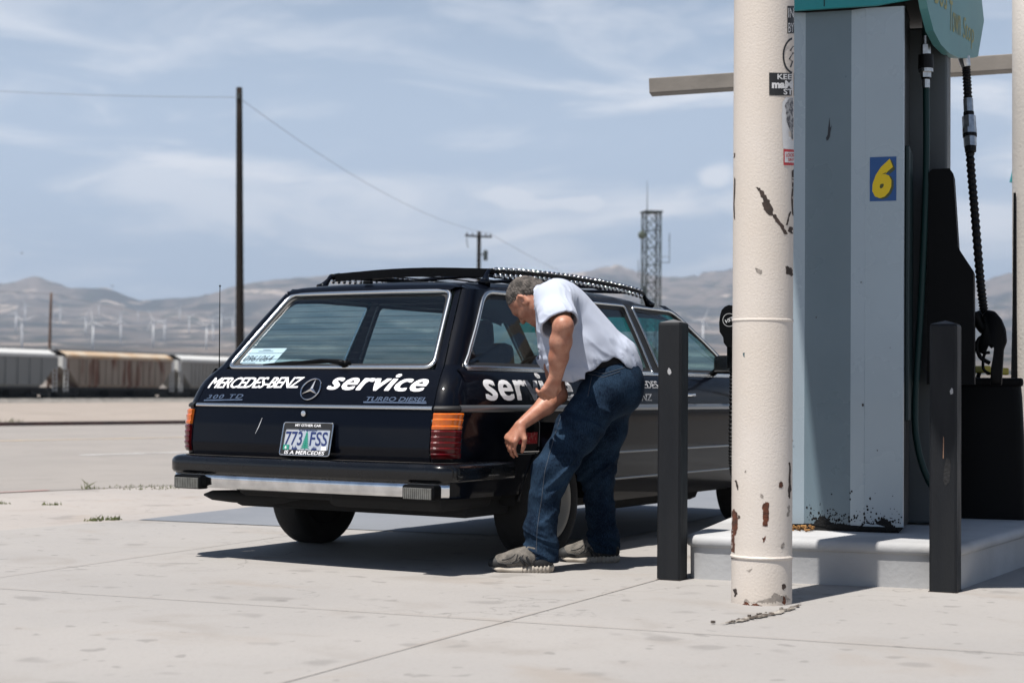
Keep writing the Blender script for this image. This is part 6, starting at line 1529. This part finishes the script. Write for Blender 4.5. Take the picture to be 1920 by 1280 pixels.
# hair
hair = SDF(HC-.16, HC+.16, .004)
hair.ell(hp(-.014, .032, 0), (.099, .087, .078), HAX, .02); hair.cap(hp(-.075, -.02, 0), hp(-.072, -.062, 0), .055, .044, .03, (HL, 1.15))
inner = hair.D.copy(); P = hair.grid()-HC; qf, qu, ql = P@HF.astype(np.float32), P@HU.astype(np.float32), P@HL.astype(np.float32)
line = np.where(np.abs(ql) > .045, .018+np.clip((qu+.01)*1.2, -.02, .04), .050+qu*.35)
hair.D = np.maximum(hair.D, qf-line)
hair.D = np.maximum(hair.D, -(qu+.075-np.clip((-qf-.02)*.25, -.02, .03)))
earcut = np.sqrt(((qf+.006)/.026)**2+((qu+.020)/.036)**2)-1
hair.D = np.where(np.abs(ql) > .05, np.maximum(hair.D, -earcut*.03), hair.D)
side = np.where((np.abs(ql) > .05) & (qu < -.03) & (qf < .0), (qf+.030), -1); hair.D = np.maximum(hair.D, np.where((np.abs(ql) > .05) & (qu < -.045), qf+.035, -1))
hair.disp(lambda p: .0014*np.sin(p[:, 0]*430+p[:, 2]*260+5*np.sin(p[:, 1]*60))+.0012*np.sin(p[:, 1]*520+p[:, 0]*200-p[:, 2]*310))
sdf_obj(hair, 'hair', M_HAIR, 0)
# shirt: hollow shell with sleeves
def shirt_shape(sd, g):
    sd.cap((.475, 8.365, 1.015), (.27, 8.305, 1.26), .160+g, .152+g, .05, ((0, 1, 0), 1.12))
    sd.cap((.225, 8.255, 1.335), (.20, 8.36, 1.30), .112+g, .108+g, .06); sd.cap(NSH, (.18, 8.42, 1.25), .098+g, .098+g, .06)
    sd.cap((.22, 8.28, 1.19), (.275, 8.225, .985), .120+g, .085+g, .06); sd.cap((.34, 8.24, 1.10), (.355, 8.225, 1.0), .10+g, .085+g, .05)
    sd.cap((.53, 8.375, 1.045), (.56, 8.38, .985), .105+g, .10+g, .05, ((0, 1, 0), 1.25))
def sleeve(sd, g, end, sub=False, k=.03):
    sd.cap((.20, 8.17, 1.335), (.224, 7.965, 1.215), .094+g, .092+g, k, None, sub); sd.cap((.224, 7.965, 1.215), (.232, 7.93, 1.17), .092+g, .09+g, k, None, sub); sd.cap((.17, 8.42, 1.24), (.20, 8.40, 1.06), .085+g, .08+g, k, None, sub)
sh = SDF((-.05, 7.84, .82), (.78, 8.66, 1.56), .005)
shirt_shape(sh, 0); sleeve(sh, 0, 0)
def folds(p):
    x, y, z = p[:, 0], p[:, 1], p[:, 2]
    # long drag lines from the armpit to the waist, creases round the sleeve head, ripples above the hem
    u = (x-.2)*.62-(z-1.33)*.78; v = (x-.2)*.78+(z-1.33)*.62
    f = -.0075*ridge(v*11+y*3+.8*np.sin(u*7), u*2.2+y*4)*np.clip((u-.08)*5, .15, 1)*np.clip((.62-u)*8, 0, 1)
    f += -.011*ridge((x*.8+y*.5+z*.45)*24, (z-x*.3)*7, 3.)*np.exp(-((u-.43)/.10)**2)
    f += -.009*ridge((x*.75-z*.5+y*.6)*26, (x+z)*8, 3.)*np.exp(-(((x-.27)/.06)**2+((z-1.27)/.12)**2))
    f += -.010*ridge((x*.35+z*.95+y*.3)*22, (x*1.2-y)*7, 3.)*np.exp(-(((x-.15)/.08)**2+((z-1.12)/.15)**2))
    f += .002*np.sin(x*31+z*23+y*27)+.004
    return f
sh.disp(folds, .02)
# deep creases: armhole seam
sh.cap((.255, 8.09, 1.43), (.285, 8.08, 1.30), .006, .005, .02, None, True)
sin_ = SDF((-.05, 7.84, .82), (.78, 8.66, 1.56), .005); sin_.D = sh.D+.012
# open the ends: hem, sleeve cuff, collar
hem_o, hem_n = np.array((.265, 8.2, .932)), np.array((.32, -.15, -1.0)); hem_n /= np.linalg.norm(hem_n)
Pg = sh.grid()
def cutall(D, e):
    dx = (Pg[..., 0]-.265)
    hemz = .930+np.where(dx > 0, dx*.10, -dx*.02)+np.where(dx > .095, .030+np.clip((dx-.095)*.52, 0, .075), 0)+.006*np.sin(Pg[..., 0]*60+Pg[..., 1]*40)
    hemz = np.where(dx > .235, hemz-np.clip((dx-.235)*.75, 0, .09), hemz)
    D = np.maximum(D, (hemz-e)-Pg[..., 2])
    ax = np.array((.032, -.185, -.083)); ax /= np.linalg.norm(ax); ax = np.array((.30, -.55, -.78)); ax /= np.linalg.norm(ax); q = (Pg-np.array((.226, 7.955, 1.203), np.float32))@ax.astype(np.float32)
    near = np.linalg.norm(Pg-np.array((.232, 7.925, 1.190), np.float32), axis=-1) < .145
    D = np.where(near, np.maximum(D, q-e), D)
    return D
inn = sin_.D.copy()
sh.D = cutall(sh.D, 0)
sh.D = np.maximum(sh.D, -np.where(True, cutall(inn, .06), 1))
nk = hp(-.030, -.055, 0); nd = nk-np.array((.205, 8.325, 1.345)); nd /= np.linalg.norm(nd)
cc = np.array((.205, 8.325, 1.345))+nd*.085
qn = (Pg-cc.astype(np.float32))@nd.astype(np.float32); rn = np.linalg.norm((Pg-cc.astype(np.float32))-qn[..., None]*nd.astype(np.float32), axis=-1)
sh.D = np.where((qn > -.02) & (rn < .30), np.maximum(sh.D, qn), sh.D)
shirt = sdf_obj(sh, 'shirt', M_SHIRT, 1)
# collar ring and cuff band
col_ = SDF(cc-.14, cc+.14, .004); a1 = np.cross(nd, (0, 1, 0)); a1 /= np.linalg.norm(a1); a2 = np.cross(nd, a1)
for k_ in range(20):
    t0, t1 = 2*math.pi*k_/20, 2*math.pi*(k_+1)/20; q = lambda t: cc-nd*.012+(a1*math.cos(t)+a2*math.sin(t))*.079
    col_.cap(q(t0), q(t1), .009, .009, .004, (nd, 2.3))
sdf_obj(col_, 'collar', M_SHIRT, 1, shirt)
# black infill showing between shirt and jeans
us = SDF((.25, 8.10, .88), (.74, 8.64, 1.16), .006); us.cap((.50, 8.375, .98), (.40, 8.35, 1.10), .142, .135, .04, ((0, 1, 0), 1.18)); us.cap((.555, 8.38, .985), (.53, 8.375, 1.03), .095, .098, .04, ((0, 1, 0), 1.3))
sdf_obj(us, 'waist_infill', M_WAIST, 1)
# jeans
jn = SDF((.0, 7.98, .0), (.80, 8.78, 1.06), .005)
jn.cap((.50, 8.375, .985), (.515, 8.38, .90), .148, .150, .05, ((0, 1, 0), 1.15)); jn.ell((.565, 8.31, .915), (.10, .115, .12), None, .05); jn.ell((.575, 8.46, .915), (.10, .11, .12), None, .05)
jn.cap(NHIP, mixp(NHIP, NKN, .5), .128, .108, .06); jn.cap(mixp(NHIP, NKN, .5), NKN, .108, .086, .05); jn.cap(NKN, (.146, 8.135, .22), .081, .072, .05); jn.cap((.146, 8.135, .22), (.150, 8.130, .055), .072, .087, .03)
jn.cap(FHIP, mixp(FHIP, FKN, .5), .125, .105, .06); jn.cap(mixp(FHIP, FKN, .5), FKN, .105, .085, .05); jn.cap(FKN, (.470, 8.59, .22), .080, .070, .05); jn.cap((.470, 8.59, .22), (.482, 8.615, .055), .070, .084, .03)
def jfold(p):
    x, y, z = p[:, 0], p[:, 1], p[:, 2]
    f = -.017*ridge(z*24+x*9-y*4, x*6+y*8, 2.5)*np.exp(-((z-.14)/.10)**2)
    f += -.019*ridge((z*.85-x*.75)*19+y*3, (x+y)*6, 2.5)*np.exp(-((z-.47)/.11)**2)*np.clip((x-.10)*9, .25, 1)
    f += -.013*ridge((z*.92+x*.35)*20+y*4, (x-y)*6, 2.5)*np.exp(-((z-.76)/.12)**2)*np.clip((.56-x)*9, .2, 1)
    f += -.013*ridge((z*.6-x*.85)*17+y*6, (x*.5+z)*6, 2.5)*np.exp(-((z-.31)/.12)**2)
    f += .0025*np.sin(z*37+x*29+y*31)+.005
    return f
jn.disp(jfold, .03)
Pj = jn.grid(); hem = np.where(Pj[..., 1] < 8.36, .062+(Pj[..., 0]-.15)*-.12+.006*np.sin(Pj[..., 0]*50), .055+(Pj[..., 0]-.45)*-.10)
jn.D = np.maximum(jn.D, hem-Pj[..., 2])
wz = .955+np.clip((Pj[..., 0]-.30)*.30, -.05, .075)
jn.D = np.maximum(jn.D, Pj[..., 2]-wz)
core = jn.D+.014; core = np.where(Pj[..., 2] < .20, core, 1.); jn.D = np.maximum(jn.D, -np.where(Pj[..., 2] < .12, np.minimum(core, 1), 1))
jeans = sdf_obj(jn, 'jeans', M_JEANS, 1)
# outseam, pocket stitching laid on the cloth by casting onto the jeans
bpy.context.view_layer.update()
from mathutils.bvhtree import BVHTree
jb = BVHTree.FromObject(jeans, bpy.context.evaluated_depsgraph_get())
def onj(x, z):
    h = jb.ray_cast(Vector((x, 7.5, z))-POS, Vector((0, 1, 0)))
    return h[0]+Vector((0, -.0022, 0)) if h[0] else None
def seam(name, pts, r=.0014, n=40):
    P_ = []
    for t in np.linspace(0, 1, n):
        i = min(int(t*(len(pts)-1)), len(pts)-2); f = t*(len(pts)-1)-i; q = onj(lerp(pts[i][0], pts[i+1][0], f), lerp(pts[i][1], pts[i+1][1], f))
        if q is not None: P_.append(q)
    if len(P_) > 3:
        b = MB(); b.tube(P_, r, 5); b.obj(name, M_STITCH, jeans)
seam('outseam', [(.335, .935), (.255, .80), (.205, .64), (.165, .50), (.150, .36), (.130, .22), (.125, .09)])
seam('pocket_stitch', [(.395, .955), (.375, .86)], n=16); seam('pocket_stitch', [(.37, .975), (.45, .955), (.535, .985)], n=24); seam('pocket_stitch', [(.375, .992), (.455, .972), (.56, 1.005)], n=24)
# shoes
def shoe(ox, oy, rz, label):
    M_ = Matrix.Rotation(rz, 3, 'Z'); T = lambda x, y, z: np.array((ox, oy, 0))+np.array(M_ @ Vector((x, y, z)))   # toe towards -x
    lo = np.array((ox-.22, oy-.22, -.01)); hi = np.array((ox+.22, oy+.22, .20)); t = empty('shoe', (0, 0, 0), 0, man)
    sd = SDF(lo, hi, .004)
    sd.cap(T(-.105, 0, .052), T(.02, 0, .062), .040, .042, .03, ((0, 0, 1), .85)); sd.cap(T(.02, 0, .062), T(.105, 0, .062), .040, .038, .03); sd.cap(T(-.10, 0, .05), T(-.03, 0, .075), .034, .036, .03); sd.cap(T(-.04, 0, .07), T(.06, 0, .105), .035, .042, .03); sd.cap(T(.095, 0, .06), T(.10, 0, .105), .036, .034, .03)
    sd.ell(T(.065, 0, .150), (.036, .030, .035), None, .01, True); sd.cut(T(0, 0, .028), (0, 0, -1))
    up = sdf_obj(sd, 'upper', M_SHOE, 1, t)
    so = SDF(lo, hi, .004); so.cap(T(-.108, 0, .018), T(-.02, 0, .015), .047, .042, .02, ((0, 0, 1), .42)); so.cap(T(-.02, 0, .016), T(.105, 0, .020), .040, .044, .02, ((0, 0, 1), .62)); so.cap(T(.06, 0, .030), T(.11, 0, .034), .040, .040, .01, ((0, 0, 1), .4))
    so.ell(T(-.155, 0, .004), (.035, .06, .012), None, .01, True); so.cut(T(0, 0, .0), (0, 0, -1))
    so.disp(lambda p: np.where(((p-np.array(T(0, 0, 0)))@np.array(M_ @ Vector((1, 0, 0))) > -.005), .0016*np.sign(np.sin(((p-np.array(T(0, 0, 0)))@np.array(M_ @ Vector((1, 0, 0))))*330)), 0), .02)
    sl = sdf_obj(so, 'sole', M_SOLE, 0, t)
    tc_ = SDF(lo, hi, .004); tc_.cap(T(-.128, 0, .044), T(-.085, 0, .050), .042, .047, .02, ((0, 0, 1), .85)); tc_.cut(T(-.088, 0, .05), M_ @ Vector((1, 0, 1.1))); tc_.cut(T(0, 0, .030), (0, 0, -1)); sdf_obj(tc_, 'toe_cap', M_SHOED, 1, t)
    hc_ = SDF(lo, hi, .004); hc_.cap(T(.085, 0, .062), T(.110, 0, .062), .0425, .041, .02); hc_.cap(T(.10, 0, .06), T(.10, 0, .10), .041, .037, .02); hc_.cap(T(.03, 0, .05), T(.085, 0, .058), .041, .0425, .02); hc_.cut(T(.055, 0, .05), M_ @ Vector((-1, 0, .9))); hc_.cut(T(0, 0, .034), (0, 0, -1)); sdf_obj(hc_, 'heel_counter', M_SHOED, 1, t)
    # N mark on both flanks, laces
    bv = BVHTree.FromObject(up, bpy.context.evaluated_depsgraph_get())
    for s_ in (1, -1):
        q = lambda x, z: bv.ray_cast(Vector(T(x, -.2*s_, z))-POS, M_ @ Vector((0, s_, 0)))[0]
        b = MB(); strokes = [((.012, .038), (-.012, .082)), ((-.012, .082), (.040, .040)), ((.040, .040), (.020, .084))]
        for (a0, a1) in strokes:
            P_ = [q(lerp(a0[0], a1[0], k/6), lerp(a0[1], a1[1], k/6)) for k in range(7)]
            P_ = [p+(M_ @ Vector((0, -s_*.0015, 0))) for p in P_ if p is not None]
            if len(P_) > 2: b.tube(P_, .0058, 6)
        if b.v: b.obj('letter_mark', M_SHOED, up)
    b = MB(); q = lambda x, z: bv.ray_cast(Vector(T(x, -.2, z))-POS, M_ @ Vector((0, 1, 0)))[0]
    for ln in ([(-.118, .052), (-.08, .046), (-.04, .050), (-.012, .062), (.004, .092)], [(-.10, .066), (-.075, .070), (-.05, .080), (-.035, .094)], [(.05, .036), (.056, .060), (.07, .085), (.075, .104)], [(-.055, .046), (-.03, .066), (-.022, .094)]):
        P_ = []
        for k in range(19):
            t = k/18*(len(ln)-1); i_ = min(int(t), len(ln)-2); h_ = q(lerp(ln[i_][0], ln[i_+1][0], t-i_), lerp(ln[i_][1], ln[i_+1][1], t-i_))
            if h_ is not None: P_.append(h_+(M_ @ Vector((0, -.0008, 0))))
        if len(P_) > 2: b.tube(P_, .0022, 5)
    if b.v: b.obj('overlay_seam', M_SHOED, up)
    b = MB()
    for k in range(5):
        x = -.055+.017*k; z = .088+.0095*k; b.tube([T(x, -.024, z-.008)-np.array(POS), T(x+.004, 0, z+.006)-np.array(POS), T(x, .024, z-.008)-np.array(POS)], .0035, 6)
    b.obj('lace', M_LACE, up)
bpy.context.view_layer.update()
shoe(.062, 8.100, R(-3), ''); shoe(.415, 8.605, R(-4), '')
